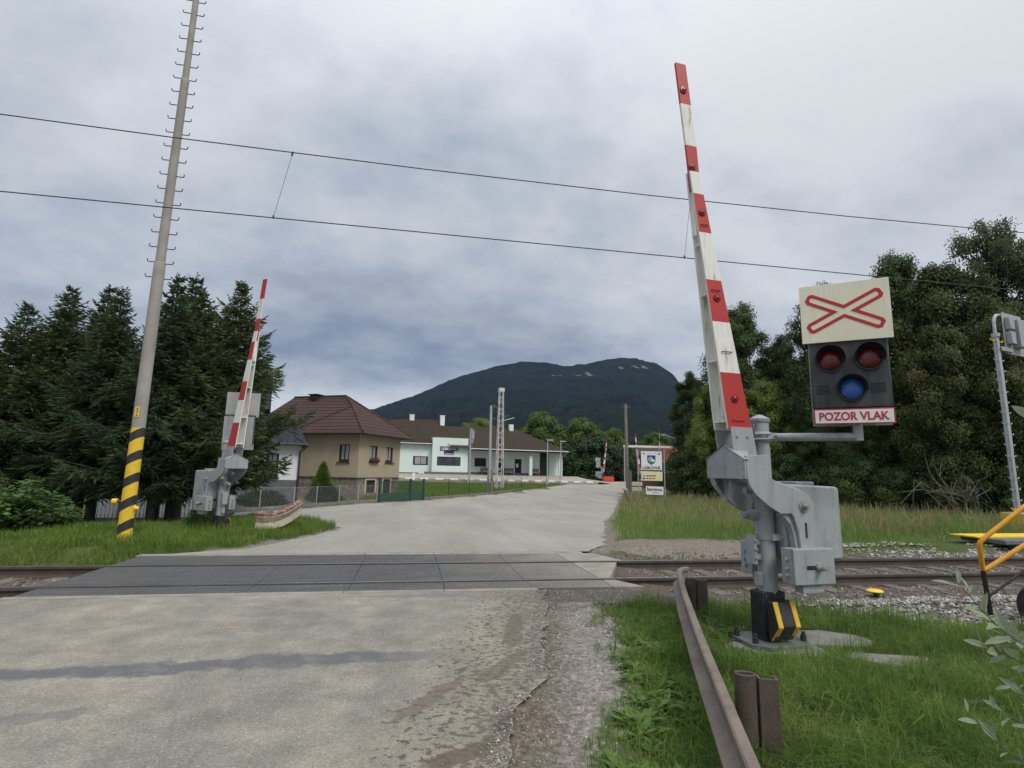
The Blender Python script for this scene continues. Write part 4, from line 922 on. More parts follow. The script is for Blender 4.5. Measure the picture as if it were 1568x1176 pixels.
mb.add([(-21.2,-.1,3.62),(-8.7,-.1,3.62),(-10.1,4.3,6.95),(-14.1,4.3,6.95),(-21.2,4.3,6.2),(-8.7,8.7,3.62),(-21.2,8.7,3.62)], [(0,1,2,3),(0,3,4),(3,2,5,6,4),(1,5,2)])
mb.add([(-9.6,-.9,3.2),(5.95,-.9,3.2),(.3,4.3,6.2),(-9.6,4.3,6.2),(5.95,9.4,3.2),(-9.6,9.4,3.2)], [(0,1,2,3),(1,4,2),(3,2,4,5)])
rf = obj('roof', mb, M['darkroof'], S, smooth=0)
mb = MB(); mb.bx(-7.26,5.9,-.88,-.80,2.9,3.18); mb.bx(-21.1,-11.72,-.06,.49,3.5,3.6); mb.bx(-7.26,5.85,-.8,1.58,3.0,3.15); mb.bx(5.8,5.9,-.8,9.3,2.9,3.18); obj('soffit', mb, simple('brown_soffit', (.075,.04,.033), rough=.8), rf)
mb = MB(); mb.tube([(-7.3,-.97,3.14),(6.0,-.97,3.14)], .06, 8); mb.tube([(5.75,-.95,3.1),(5.6,-.6,2.7),(5.25,-.25,2.4),(5.25,-.25,.1)], .05, 8); mb.tube([(-21.2,-.15,3.6),(-11.8,-.15,3.6)], .06, 8); obj('gutter', mb, M['galv'], rf)
for x, z, y in ((-13.85,7.1,4.3),(-10.0,7.1,3.6),(-.42,6.5,4.1)):
    mb = MB(); mb.bx(x-.25,x+.3,y-.3,y+.3,z-1.3,z+.35 if x < -1 else z+.3); mb.bx(x-.3,x+.35,y-.35,y+.35,z+.352,z+.42) if x < -1 else None; obj('chimney', mb, M['signwhite'], rf)
mb = MB(); mb.tube([(-11.7,4.3,6.8),(-11.7,4.3,9.2)], .03, 6); obj('aerial', mb, M['wire'], rf)
mb = MB(); mb.bx(-10.78,-8.55,-.34,-.305,2.80,3.33); sb = obj('name_board', mb, M['navy'], S)
letters('lettering', 'LISKOVÁ', .42, M['signwhite'], sb, (-9.66,-.345,3.04), (R(90),0,0), 1.9, .012)
mb = MB(); mb.bx(-10.27,-9.08,-.34,-.305,2.33,2.795); sb = obj('small_board', mb, M['navy'], S)
letters('lettering', 'zastávka', .24, M['signwhite'], sb, (-9.67,-.345,2.45), (R(90),0,0), 1.0, .006)
mb = MB(); mb.tube([(-9.75,-.3,3.55),(-9.75,-.55,3.6)], .06, 8); obj('board_lamp', mb, M['wire'], S)
bench = None
for i, (x, w_) in enumerate(((-4.6,1.3),(-1.55,1.4),(1.9,1.5))):
    if bench is None:
        bench = empty('bench', '', 'bench', group='benches at the station wall')
        mb = MB(); [mb.bx(-.7,.7,y,y+.1,.42,.46) for y in (-.45,-.33,-.21)]; obj('seat', mb, M['frame'], bench)
        mb = MB(); [mb.bx(-.7,.7,-.1,-.06,z,z+.1) for z in (.5,.63,.76)]; obj('backrest', mb, M['frame'], bench)
        for sx in (-.55,.5): mb = MB(); mb.bx(sx,sx+.05,-.42,-.06,0,.42); mb.bx(sx,sx+.05,-.09,-.062,.46,.86); obj('leg', mb, M['greydark'], bench)
        o = bench
    else: o = copy_tree(bench)
    c_, s_ = math.cos(R(7)), math.sin(R(7)); yy = 1.15
    o.location = (14.02+x*c_-yy*s_, 68.57+x*s_+yy*c_, 1.09); o.rotation_euler.z = R(7)
    o['label'] = ('dark bench under the window beside the lattice mast at the station', 'dark bench between the two station doors', 'dark bench right of the white station column')[i]
# platform
mb = MB(); c_ = Matrix.Translation((14.02,68.57,0)) @ Matrix.Rotation(R(7),4,'Z')
def T_(x,y,z): return c_ @ Vector((x,y,z))
mb.add([T_(-26,-6.5,.66),T_(7.5,-6.5,.50),T_(7.5,-.2,1.06),T_(-26,-.2,1.08),T_(7.5,12,1.0),T_(-26,12,1.0),T_(-26,-6.5,-.6),T_(7.5,-6.5,-.6),T_(10.5,-4.2,.42),T_(11,4,.7)], [(0,1,2,3),(3,2,4,5),(6,7,1,0),(1,8,9,2)])
pf = tag(obj('platform', mb, M['platform'], smooth=0), 'sandy station platform with white dashed edge in front of the station', 'platform')
mb = MB(); 
for i in range(20):
    x = -25.4+1.65*i; f = (x+26)/33.5; z = lerp(.66,.50,f)
    mb.add([T_(x,-6.52,z+.012),T_(x+.85,-6.52,z+.008),T_(x+.85,-6.1,z+.045),T_(x,-6.1,z+.049),T_(x,-6.52,z-.12),T_(x+.85,-6.52,z-.12)], [(0,1,2,3),(0,4,5,1)])
obj('edge_marking', mb, M['signwhite'], pf)

# ------------------------------------------------------------------ fences
def gz(x, y): return zt(y)
def picket(label, a, b_):
    a, b_ = Vector(a), Vector(b_); d = (b_-a); L = d.length; d.normalize(); t = empty('picket_fence', label, 'fence', (a.x,a.y,-.86), math.atan2(d.y,d.x))
    mb = MB(); n = int(L/.13)
    for i in range(n):
        x = .1+i*.13
        if abs((x % 2.0)-0) < .12: continue
        mb.bx(x-.042,x+.042,-.012,.012,.30,.98)
    o = obj('pickets', mb, M['picketwhite'], t); 
    mb = MB(); mb.bx(0,L,-.06,.05,-.1,.30); mb.bx(0,L,.014,.05,.36,.42); mb.bx(0,L,.014,.05,.86,.92); mb.bx(0,L,-.03,.03,1.02,1.06); obj('rail', mb, M['picketgrey'], t)
    for i in range(int(L/2)+1): mb = MB(); mb.bx(i*2-.07,i*2+.07,-.06,.06,-.1,1.10); mb.bx(i*2-.09,i*2+.09,-.08,.08,1.10,1.16); obj('post', mb, M['picketgrey'], t, .01)
picket('white picket fence with grey posts and base behind the spruces', (-17.0,23.3), (-8.1,24.2))
gw = empty('garden_wall', 'long low grey garden wall behind the picket fence and the spruces', 'wall', (-20,27.0,-.9), R(7))
mb = MB(); mb.bx(0,11.5,0,.25,0,1.55); obj('panel', mb, M['greywall'], gw); mb = MB(); mb.bx(-.05,11.55,-.05,.30,1.552,1.62); obj('coping', mb, M['concrete'], gw)
def wirefence(name, label, pts, h, mat, cat='fence', posts=None, mesh=.13, r=.0019, pr=.020, bottom=False, pz=0):
    t = empty(name, label, cat)
    mb = MB()
    for (x0,y0),(x1,y1) in zip(pts, pts[1:]):
        L = math.hypot(x1-x0,y1-y0); d = ((x1-x0)/L,(y1-y0)/L); z0, z1 = gz(x0,y0)+pz, gz(x1,y1)+pz
        n = max(1, int(L/mesh)); k = max(1, int(h/mesh)); 
        for i in range(-k, n):       # diagonal wires both ways
            for s in (0,1):
                i0, i1 = max(0,i), min(n,i+k)
                if i1 <= i0: continue
                f0, f1 = (i0-i)/k, (i1-i)/k
                if s: f0, f1 = 1-f0, 1-f1
                P_ = lambda q, f: (x0+d[0]*q*L/n, y0+d[1]*q*L/n, lerp(z0,z1,q/n)+.05+f*(h-.05))
                mb.tube([P_(i0,f0),P_(i1,f1)], r, 3, caps=False)
        mb.tube([(x0,y0,z0+h),(x1,y1,z1+h)], r*2.2, 4)
    obj('wire_mesh', mb, mat, t, smooth=0)
    for x, y in posts or pts: mb = MB(); mb.tube([(x,y,gz(x,y)+pz-.2),(x,y,gz(x,y)+pz+h+.03)], pr, 8); obj('post', mb, mat, t)
    if bottom:
        mb = MB()
        for (x0,y0),(x1,y1) in zip(pts, pts[1:]):
            d = Vector((x1-x0,y1-y0)).normalized(); q = Vector((-d.y,d.x))*.05; vs = []
            for x,y in ((x0,y0),(x1,y1)): 
                for s,z in ((-1,-.2),(1,-.2),(1,.16),(-1,.16)): vs.append((x+q.x*s,y+q.y*s,gz(x,y)+pz+z))
            mb.add(vs, F6B)
        obj('kerb', mb, M['concrete'], t)
    return t
F6B = [(0,1,2,3),(4,7,6,5),(0,4,5,1),(1,5,6,2),(2,6,7,3),(3,7,4,0)]
wirefence('chain_link_fence', 'low grey chain link fence in front of the white and tan houses', [(-6.75,21.9),(-5.95,23.8),(-5.0,25.6),(-4.3,27.15),(-3.45,28.55),(-2.66,29.95),(-1.75,30.75)], .92, M['galv'], bottom=True)
wirefence('wire_fence', 'dark wire mesh fence along the station lawn right of the green gate', [(.85,34.0),(2.5,36.6),(4.2,39.5),(6.1,43.2),(8.2,46.9),(10.2,50.2)], 1.15, M['darkgreen'], mesh=.16, bottom=True)
ga, gb_ = Vector((-1.62,30.75)), Vector((.80,33.85)); d = gb_-ga; L = d.length
gt = empty('metal_gate', 'green metal gate with solid lower panel and upright bars by the tan house', 'gate', (ga.x,ga.y,-.3), math.atan2(d.y,d.x))
mb = MB(); mb.bx(.08,L*.66,-.015,.015,.06,.48); mb.bx(L*.66+.06,L-.08,-.015,.015,.06,.48); obj('lower_panel', mb, M['gategreen'], gt)
mb = MB()
for i in range(38):
    x = .12+i*(L-.24)/37; mb.bx(x-.011,x+.011,-.011,.011,.48,1.12)
mb.bx(.06,L-.06,-.02,.02,1.12,1.16); mb.bx(.06,L-.06,-.022,.022,.47,.51); obj('bars', mb, M['gategreen'], gt)
for x in (0,L*.68,L): mb = MB(); mb.bx(x-.06,x+.06,-.06,.06,-.2,1.27); obj('post', mb, M['gategreen'], gt, .008)
mb = MB(); mb.bx(L*.69,L*.69+.25,-.06,-.04,1.22,1.62); mb.bx(L*.69-.03,L*.69+.28,-.03,.0,1.2,1.3); o = obj('house_number_plate', mb, M['signwhite'], gt)

# ------------------------------------------------------------------ poles, lamps, signs in the middle distance
def P2(x, y): return zt(y)
t = empty('lattice_mast', 'pale lattice steel mast tapering upward on the station lawn', 'mast', (8.3,51.6,-.2), R(12))
mb = MB(); Ht = 9.75; bw, tw = .46, .24; k = 17; lvl = [i/k for i in range(k+1)]
cor = [(-1,-1),(1,-1),(1,1),(-1,1)]
def cp_(i, f): w_ = lerp(bw,tw,f)/1.; return Vector((cor[i][0]*w_/1.35, cor[i][1]*w_*.55, f*Ht))
for i in range(4): mb.tube([cp_(i,0),cp_(i,1)], .045, 5)
for j in range(k):
    for i in range(4):
        a, b_ = (i,(i+1)%4) if j % 2 else ((i+1)%4,i); mb.tube([cp_(a,lvl[j]),cp_(b_,lvl[j+1])], .022, 4)
mb.bx(-.27,.27,-.2,.2,Ht-.35,Ht+.02); obj('lattice', mb, simple('pale_pink_grey_paint', (.66,.61,.60), (.56,.52,.52), 4, .6), t)
mb = MB(); mb.bx(-.6,.6,-.6,.6,-.4,.12); obj('footing', mb, M['concrete'], t)
mb = MB(); mb.tube([(.3,-.2,6.6),(1.3,-.3,6.9)], .04, 6); obj('cantilever', mb, M['galv'], t)
t = empty('utility_pole', 'twin grey utility pole with a concrete stub left of the lattice mast', 'pole', (6.4,44.9,-.3))
mb = MB(); mb.tube([(0,0,.9),(-.02,0,7.3)], [.13,.10], 12); obj('shaft', mb, M['galv'], t)
mb = MB(); mb.bx(-.17,-.0,-.1,.1,-.4,2.2); mb.bx(.14,.30,-.1,.1,-.4,1.9); obj('concrete_stub', mb, M['concrete'], t)
mb = MB(); mb.tube([(-.05,0,7.1),(.8,0,7.25)], .035, 6); mb.tube([(0,0,6.1),(1.5,-.1,6.5)], .03, 6); mb.tube([(.25,0,7.2),(.25,0,7.4)], .06, 8); mb.tube([(.6,0,7.24),(.6,0,7.44)], .06, 8); obj('crossarm', mb, M['rust'], t)
t = empty('utility_pole', 'weathered wooden utility pole on a concrete stub left of the village sign', 'pole', (19.6,47.6,-.3))
mb = MB(); mb.tube([(0,0,.5),(-.12,0,8.3)], [.16,.12], 12); obj('shaft', mb, M['wood'], t)
mb = MB(); mb.bx(.1,.34,-.16,.16,-.4,2.1); obj('concrete_stub', mb, M['concrete'], t)
mb = MB(); mb.tube([(-.5,0,8.0),(.3,0,8.05)], .04, 6); mb.tube([(-.2,-.1,6.6),(-.2,-.1,7.0)], .09, 8); obj('crossarm', mb, M['wood'], t)
wl_ = empty('overhead_cables', 'thin grey cables strung between the two utility poles and the houses', 'cables')
for (a, b_, sag, r_) in (((6.4,44.9,7.0),(19.5,47.6,7.75),.35,.014),((6.4,44.9,6.9),(-2.0,40,5.6),.25,.012),((19.5,47.6,7.0),(52,62,7.4),.6,.012),((6.9,44.9,6.95),(19.4,47.6,7.4),.45,.010)):
    mb = MB(); mb.tube([Vector(a).lerp(Vector(b_),i/16) - Vector((0,0,sag*4*(i/16)*(1-i/16))) for i in range(17)], r_, 5); obj('cable', mb, M['wire'], wl_)
t = empty('signal_mast', 'slim grey railway signal mast with rungs in front of the station', 'railway signal', (6.35,60.4,.28))
mb = MB(); mb.tube([(0,0,-.3),(0,0,5.9)], .10, 10); obj('pole', mb, M['galv'], t)
mb = MB(); mb.bx(.1,.42,-.12,.12,4.75,5.75); mb.bx(.12,.34,-.1,.1,4.3,4.7); mb.tube([(.2,0,5.75),(.2,0,5.95),(0,0,5.95)], .04, 6); obj('signal_head', mb, M['grey'], t, .02)
mb = MB(); 
for i in range(15): mb.tube([(-.28,0,.6+i*.3),(.28,0,.6+i*.3)], .014, 5)
mb.bx(-.2,.2,-.2,.2,-.2,.35); obj('rungs', mb, M['galv'], t)
lamp0 = None
for (x,y,z,h,lab) in ((14.85,58.9,.2,4.85,'street lamp on the station platform left of the porch opening'),(17.9,64.4,.48,4.8,'street lamp at the right corner of the station roof'),(43,83.8,.4,7.6,'tall street lamp with a slanted arm at the edge of the grove')):
    t = empty('street_lamp', lab, 'street lamp', (x,y,z), 0, 'street lamps')
    mb = MB(); mb.tube([(0,0,-.3),(0,0,h)], [.08,.055], 10); mb.bx(-.11,.11,-.11,.11,-.3,.7); obj('pole', mb, M['galv'], t)
    mb = MB()
    if h < 6: mb.bx(-.08,.62,-.1,.1,h-.02,h+.10)
    else: mb.tube([(0,0,h-.5),(-1.9,0,h+.1)], .05, 6); mb.bx(-2.5,-1.8,-.12,.12,h+.02,h+.16)
    obj('lamp_head', mb, M['galv'], t, .02)
# village sign
sv = empty('village_sign', 'LISKOVÁ village sign with coat of arms and smaller plates on two grey posts', 'sign', (15.62,33.9,-.25), R(-12))
W2 = 1.74
for x in (-W2/2,W2/2): mb = MB(); mb.tube([(x,0,-.3),(x,0,3.42)], .03, 10); obj('post', mb, M['galv'], sv)
mb = MB(); mb.tube([(-W2/2,0,3.42),(W2/2,0,3.42)], .03, 10); mb.bx(-W2/2,W2/2,-.01,.015,3.26,3.36); mb.bx(-W2/2,W2/2,-.01,.015,1.98,2.08); obj('top_bar', mb, M['greydark'], sv)
mb = MB(); mb.bx(-.66,.70,-.04,-.02,2.06,3.28); bd = obj('name_board', mb, M['signwhite'], sv)
sh = [(-.27,3.0),(.27,3.0),(.27,2.68),(.2,2.5),(.0,2.36),(-.2,2.5),(-.27,2.68)]
mb = MB(); mb.prism([(x+.01,z+.02) for x,z in sh], -.048, -.041); shd = obj('coat_of_arms', mb, M['shieldblue'], bd, smooth=0)
mb = MB(); mb.prism([(-.235,2.60),(.255,2.60),(.22,2.53),(.01,2.385),(-.2,2.53)], -.052, -.0485); obj('green_field', mb, M['shieldgreen'], shd, smooth=0)
mb = MB(); mb.prism([(.0,2.61),(.0,2.80),(.04,2.95),(.075,2.80),(.075,2.76),(.22,2.76),(.22,2.61)], -.052, -.0485); mb.prism([(-.06,2.95),(-.09,2.93),(-.15,2.86),(-.19,2.77),(-.15,2.68),(-.09,2.62),(-.06,2.62),(-.11,2.70),(-.15,2.78),(-.11,2.86)], -.052, -.0485); mb.prism([(-.075,2.9),(-.045,2.93),(-.045,2.64),(-.075,2.66)], -.0525, -.049); obj('church_and_bow', mb, M['signwhite'], shd, smooth=0)
letters('lettering', 'LISKOVÁ', .26, M['ink'], bd, (.02,-.042,2.185), (R(90),0,0), 1.2, .008)
mb = MB(); mb.prism([(-.58,3.20),(-.42,3.16),(-.45,3.12),(-.36,3.08),(-.52,3.08),(-.52,3.12)], -.045, -.041); mb.prism([(.62,3.20),(.46,3.16),(.49,3.12),(.38,3.08),(.6,3.08),(.56,3.12)], -.045, -.041); obj('ribbon_end', mb, M['ink'], bd, smooth=0)
letters('motto', 'Vitajte v obci', .10, M['galv'], bd, (.02,-.042,3.15), (R(90),0,0), .72, .0)
mb = MB(); mb.bx(-.66,.72,-.04,-.02,1.36,1.96); bd = obj('direction_plate', mb, M['plateyellow'], sv)
mb = MB(); mb.prism([(-.56,1.61),(-.44,1.61),(-.47,1.68),(-.49,1.74),(-.51,1.74),(-.53,1.68)], -.044, -.041); mb.bx(-.58,-.44,-.044,-.041,1.44,1.54); obj('pictogram', mb, M['ink'], bd, smooth=0)
letters('lettering', 'KRAVIANY', .13, M['ink'], bd, (-.02,-.042,1.67), (R(90),0,0), .66, .006); letters('lettering', 'MLÁDNE', .11, M['ink'], bd, (-.06,-.042,1.50), (R(90),0,0), .6, .004)
mb = MB(); mb.bx(-.40,.74,-.04,-.02,.46,1.0); bd = obj('lamino_plate', mb, M['signwhite'], sv); bd.rotation_euler.y = R(1.5)
letters('lettering', 'lamino', .30, M['ink'], bd, (.17,-.042,.80), (R(90),0,0), .98, .008)
mb = MB(); mb.prism([(-.10,.60),(.10,.57),(.5,.57),(.5,.60),(.15,.61)], -.044, -.041); obj('red_swoosh', mb, M['redsign'], bd, smooth=0)
mb = MB(); mb.tube([(.1,.02,-.3),(.1,.02,.5)], .03, 8); obj('short_post', mb, M['wood'], sv)
# rusty stump, planter, height gauge
g = empty('rusty_post', 'leaning rusty broken steel post at the right edge of the far road', 'post', (11.35,27.2,-.3))
mb = MB(); mb.tube([(.12,0,-.2),(-.12,.0,.62),(-.28,.05,.98)], [.12,.13,.09], 7); mb.bx(-.1,.02,-.14,.1,.3,.85); obj('shaft', mb, M['rust'], g)
mb = MB(); mb.tube([(-.28,.05,.95),(-.36,.05,1.03),(-.22,.05,1.02)], [.08,.06,.03], 6); obj('torn_top', mb, M['peel'], g)
g = empty('concrete_planter', 'pale concrete planter box behind the left post of the village sign', 'planter', (21.9,51.3,-.12), R(10))
mb = MB(); mb.bx(-.55,.55,-.3,.3,0,.42); mb.bx(-.62,.62,-.36,.36,.5,.85); obj('trough', mb, simple('pale_concrete', (.52,.45,.37), (.44,.38,.31), 3, .9), g, .02)
mb = MB(); mb.bx(-.5,.5,-.28,.28,.42,.5); obj('gap', mb, M['ink'], g)
g = empty('height_gauge', 'white height gauge beam on two posts across the road beyond the village sign', 'gantry', (34.6,75.4,.4), R(-10))
mb = MB(); mb.bx(-3.95,3.95,-.12,.12,5.05,5.35); obj('beam', mb, simple('white_red_beam', (.75,.72,.68), (.62,.35,.28), .5, .6, lo=.45, hi=.8), g)
for x in (-3.8,3.8): mb = MB(); mb.tube([(x,0,-.3),(x,0,5.05)], .09, 8); obj('post', mb, M['galv'], g)
# wall and houses beyond
g = empty('red_wall', 'dark red wall with a pale coping behind the village sign', 'wall', (27.3,55.5,-.1), R(-30))
mb = MB(); mb.bx(-2.6,3,0,.25,-.4,1.85); obj('panel', mb, M['brickred'], g)
mb = MB(); mb.bx(-2.7,3.1,-.12,.6,1.85,2.25); obj('coping', mb, simple('pale_coping', (.6,.58,.55), rough=.8), g)
def far_house(label, loc, rz, L, Dp, h, rh, wm, rm):
    t = empty('house', label, 'house', loc, rz)
    hl = [(L*.15,L*.27,h*.35,h*.75),(L*.42,L*.54,h*.35,h*.75),(L*.7,L*.82,h*.35,h*.75)]
    mb = MB(); wall(mb, L, 0, h, hl); mb.bx(0,L,.2,Dp,0,h); mb.add([(0,0,0),(0,.2,0),(0,.2,h),(0,0,h)], [(0,1,2,3)]); mb.add([(L,0,0),(L,.2,0),(L,.2,h),(L,0,h)], [(0,1,2,3)]); obj('wall', mb, wm, t, smooth=0)
    for q in hl: window(t, q, sill=False, curtain=False)
    mb = MB(); o_ = .5; mb.add([(-o_,-o_,h),(L+o_,-o_,h),(L+o_,Dp+o_,h),(-o_,Dp+o_,h),(L*.25,Dp/2,h+rh),(L*.75,Dp/2,h+rh)], [(0,1,5,4),(2,3,4,5),(1,2,5),(3,0,4),(0,3,2,1)]); obj('roof', mb, rm, t, smooth=0)
    return t
far_house('distant house with a dark red roof right of the village sign', (42,100,.4), R(-15), 12, 9, 3.4, 3.4, M['whitewall'], M['redroof'])
far_house('distant pale house with an orange roof at the edge of the grove', (45,90,.4), R(-15), 8, 8, 3.3, 2.6, simple('ochre_wall', (.62,.5,.32), rough=.9), M['orangeroof'])

# ------------------------------------------------------------------ railway signal, railing and marker on the right
t = empty('railway_signal', 'grey railway signal mast with rungs seen from behind at the right edge', 'railway signal', (19.55,14.75,-.1), R(14))
mb = MB(); mb.bx(-.13,.02,-.06,.06,.3,6.5); mb.tube([(-.05,0,6.5),(-.05,0,6.62)], .12, 12); mb.tube([(-.05,0,6.6),(-.05,0,7.0),(.0,0,7.18),(.14,0,7.3),(.4,0,7.34),(.75,0,7.34)], .05, 10); obj('mast', mb, M['galv'], t)
for i in range(15):
    mb = MB(); z = 1.0+i*.36; mb.tube([(-.36,0,z+.04),(-.32,0,z),(.25,0,z),(.29,0,z+.04)], .014, 6); obj('rung', mb, M['galv'], t)
mb = MB(); 
for z in (.72,6.35): mb.tube([(-.4,0,z+.05),(-.34,0,z),(.30,0,z),(.36,0,z+.05)], .025, 6)
obj('yellow_rung', mb, M['yellow'], t)
mb = MB(); mb.bx(.16,.30,.05,.12,2.6,5.5); obj('cable_duct', mb, M['grey'], t)
mb = MB(); mb.bx(.35,1.6,-.08,-.05,5.95,7.42); obj('back_board', mb, M['grey'], t, .03)
mb = MB(); [mb.bx(.42,.72,-.25,-.082,z,z+.44) for z in (6.28,6.80)]; mb.bx(-.02,.7,-.13,-.084,6.0,6.16); mb.bx(.85,1.3,-.3,-.082,6.2,7.2); obj('lamp_unit', mb, M['grey'], t, .03)
mb = MB(); mb.bx(-.42,.62,-.3,.3,.02,.62); cb_ = obj('base_box', mb, M['grey'], t, .02)
mb = MB(); mb.bx(-.44,-.34,-.306,.306,.05,.60); mb.bx(-.08,.06,-.306,-.3,.05,.60); obj('yellow_band', mb, M['yellow'], cb_)
g = empty('trackside_platform', 'low dark concrete platform with a yellow edge beyond the rails at the right', 'platform', (13.45,10.5,-.17), R(2))
mb = MB(); mb.bx(.3,7.5,.02,.85,-.1,.25); mb.bx(-.1,7.6,-.06,.95,.25,.36); obj('slab', mb, M['greydark'], g, .02)
mb = MB(); mb.bx(-.35,7.6,.35,1.0,.362,.39); obj('yellow_edge', mb, M['yellowpost'], g)
hr = empty('handrail', 'amber and black tubular handrail at the right edge in front of the rails', 'handrail', (6.9,5.62,-.12))
O_ = Vector((6.9,5.62,-.12)); pp = lambda l: [Vector(p)-O_ for p in l]
mb = MB(); mb.tube(pp([(8.3,5.05,1.95),(7.75,5.27,1.55),(7.28,5.43,1.20),(6.83,5.575,.82),(6.78,5.59,.77),(6.775,5.595,.72),(6.825,5.63,.455),(6.835,5.63,.44),(6.88,5.62,.46),(7.3,5.49,.75),(8.3,5.12,1.42)]), .027, 12); obj('rail', mb, M['amber'], hr)
mb = MB(); mb.tube(pp([(6.825,5.63,.43),(6.955,5.7,-.15)]), .027, 10); mb.tube(pp([(6.9,5.66,.13),(7.34,5.53,.47),(8.3,5.2,1.15)]), .016, 8); mb.tube(pp([(8.3,5.05,1.95),(8.3,5.12,1.42),(8.32,5.2,-.15)]), .027, 10); obj('leg', mb, M['black'], hr)
g = empty('black_drum', 'rounded black plastic drum at the foot of the amber handrail', 'drum', (7.5,5.15,-.15), R(-20))
mb = MB(); Mx = Matrix.Translation((-.5,0,.22)) @ Matrix.Rotation(R(90),4,'Y'); mb.lathe([(.02,0),(.2,.0),(.24,.04),(.24,.3),(.22,.33),(.24,.36),(.24,.66),(.2,.7),(.02,.7)], 24, Mx); obj('drum_body', mb, M['black'], g)
mb = MB(); mb.bx(-.6,.3,-.18,.18,-.05,.08); obj('foot', mb, M['black'], g, .02)
g = empty('track_marker', 'small yellow capped marker post in the ballast beside the rail', 'marker', (6.63,7.04,-.2))
mb = MB(); mb.tube([(.02,0,0),(.02,0,.11)], .04, 8); obj('stem', mb, M['black'], g)
mb = MB(); mb.lathe([(.02,.10),(.10,.10),(.11,.112),(.09,.13),(.03,.138)], 14); obj('cap', mb, M['yellowpost'], g)

# ------------------------------------------------------------------ vegetation
def leaves(P_, ax, side, L, W):
    L = np.asarray(L).reshape(-1,1); W = np.asarray(W).reshape(-1,1)
    return np.stack([P_, P_+ax*L*.45+side*W*.5, P_+ax*L, P_+ax*L*.5-side*W*.5], 1).reshape(-1,3)
def spruce_mesh(seed, H_, Rm, z0=.5, mat='spruce'):
    r = np.random.default_rng(seed); V = []; tr = MB()
    tr.tube([(0,0,-1.0),(0,0,H_*.35),(.02,.01,H_*.75),(0,0,H_)], [.125,.09,.04,.008], 10)
    z = z0; base = []
    while z < H_-.12:
        f = (z-z0)/(H_-z0); Rr = Rm*(1-f)**.92*(1-.42*f*f)*(.78+.45*r.random())*min(1,.45+f*2.6) + .05
        nb = int(r.integers(6,9)) if f < .85 else 5
        a0 = r.random()*6.28
        for i in range(nb):
            a = a0+6.283*i/nb+r.normal()*.16; Lb = Rr*r.uniform(.55,1.2)
            base.append((z+r.normal()*.05, a, Lb, f))
        z += lerp(.30,.16,f)*r.uniform(.8,1.2)
    for z, a, Lb, f in base:
        d = np.array([math.cos(a), math.sin(a), 0]); n = max(4, int(Lb/.075)); s = np.linspace(.1 if f > .3 else .18, 1, n)
        up0 = lerp(-.22,.72,f**1.1)+r.normal()*.08; 
        zz_ = up0*s*Lb*.8 - .22*np.sin(s*2.4)*Lb*(1-f) + .26*s**3*Lb*.6
        C = np.stack([d[0]*s*Lb, d[1]*s*Lb, z+zz_], 1)
        if Lb > .5: tr.tube([tuple(C[0]*[.0,.0,1]), tuple(C[n//2]), tuple(C[-1])], [.022,.013,.005], 4, caps=False)
        T = nrm(np.gradient(C, axis=0)); sdv = nrm(np.cross(T, [0,0,1.]))
        V.append(leaves(C, T, nrm(np.cross(T, r.normal(size=C.shape))), np.full(n,.17), np.full(n,.045)))
        for sg in (-1,1):
            tl = np.clip((1-s)*.62*Lb+.10, .08, .62)*r.uniform(.7,1.2,n)
            dirn = nrm(T*.75 + sg*sdv*.8 + np.array([0,0,-.42]) + r.normal(size=C.shape)*.2)
            for q in (0,.33,.66):
                k = tl > q*.35
                if not k.any(): continue
                Pq = C[k] + dirn[k]*(tl[k]*q)[:,None] + np.array([0,0,-.10])*(q**2*tl[k])[:,None]
                V.append(leaves(Pq, nrm(dirn[k]+r.normal(size=Pq.shape)*.12), nrm(np.cross(dirn[k], r.normal(size=Pq.shape))), tl[k]*.5+.06, np.full(k.sum(),.042)))
                if q > 0:
                    for s2 in (-1,1):
                        d2 = nrm(dirn[k]+s2*nrm(np.cross(dirn[k],[0,0,1.]))*.75+r.normal(size=Pq.shape)*.15)
                        V.append(leaves(Pq, d2, nrm(np.cross(d2, r.normal(size=Pq.shape))), np.minimum(tl[k]*.42+.05,.17), np.full(k.sum(),.038)))
    n = 14; Pt = np.stack([np.zeros(n),np.zeros(n),np.linspace(H_-.5,H_-.02,n)],1); dt = nrm(r.normal(size=(n,3))*[1,1,.3]+[0,0,1.1]); V.append(leaves(Pt, dt, nrm(np.cross(dt, r.normal(size=(n,3)))), np.full(n,.15), np.full(n,.04)))
    return np.concatenate(V), tr
def put_tree(proto, x, y, s, rz, label, group=None, sz=None):
    o = copy_tree(proto); o.location = (x, y, zt(y)-.05); o.rotation_euler.z = rz; o.scale = (s, s, sz or s); o['label'] = label
    if group: o['group'] = group
    return o
sp_protos = []
for sd_, Hh_, Rr_, mt in ((1,7.5,2.75,'spruce'),(2,7.5,2.45,'spruce2'),(3,7.5,2.85,'spruce')):
    V, tr = spruce_mesh(sd_, Hh_, Rr_, 1.35, mt); t = empty('spruce_tree', '', 'tree', group='spruces by the fence'); quads('crown', V, M[mt], t); obj('trunk', tr, M['bark'], t); sp_protos.append(t)
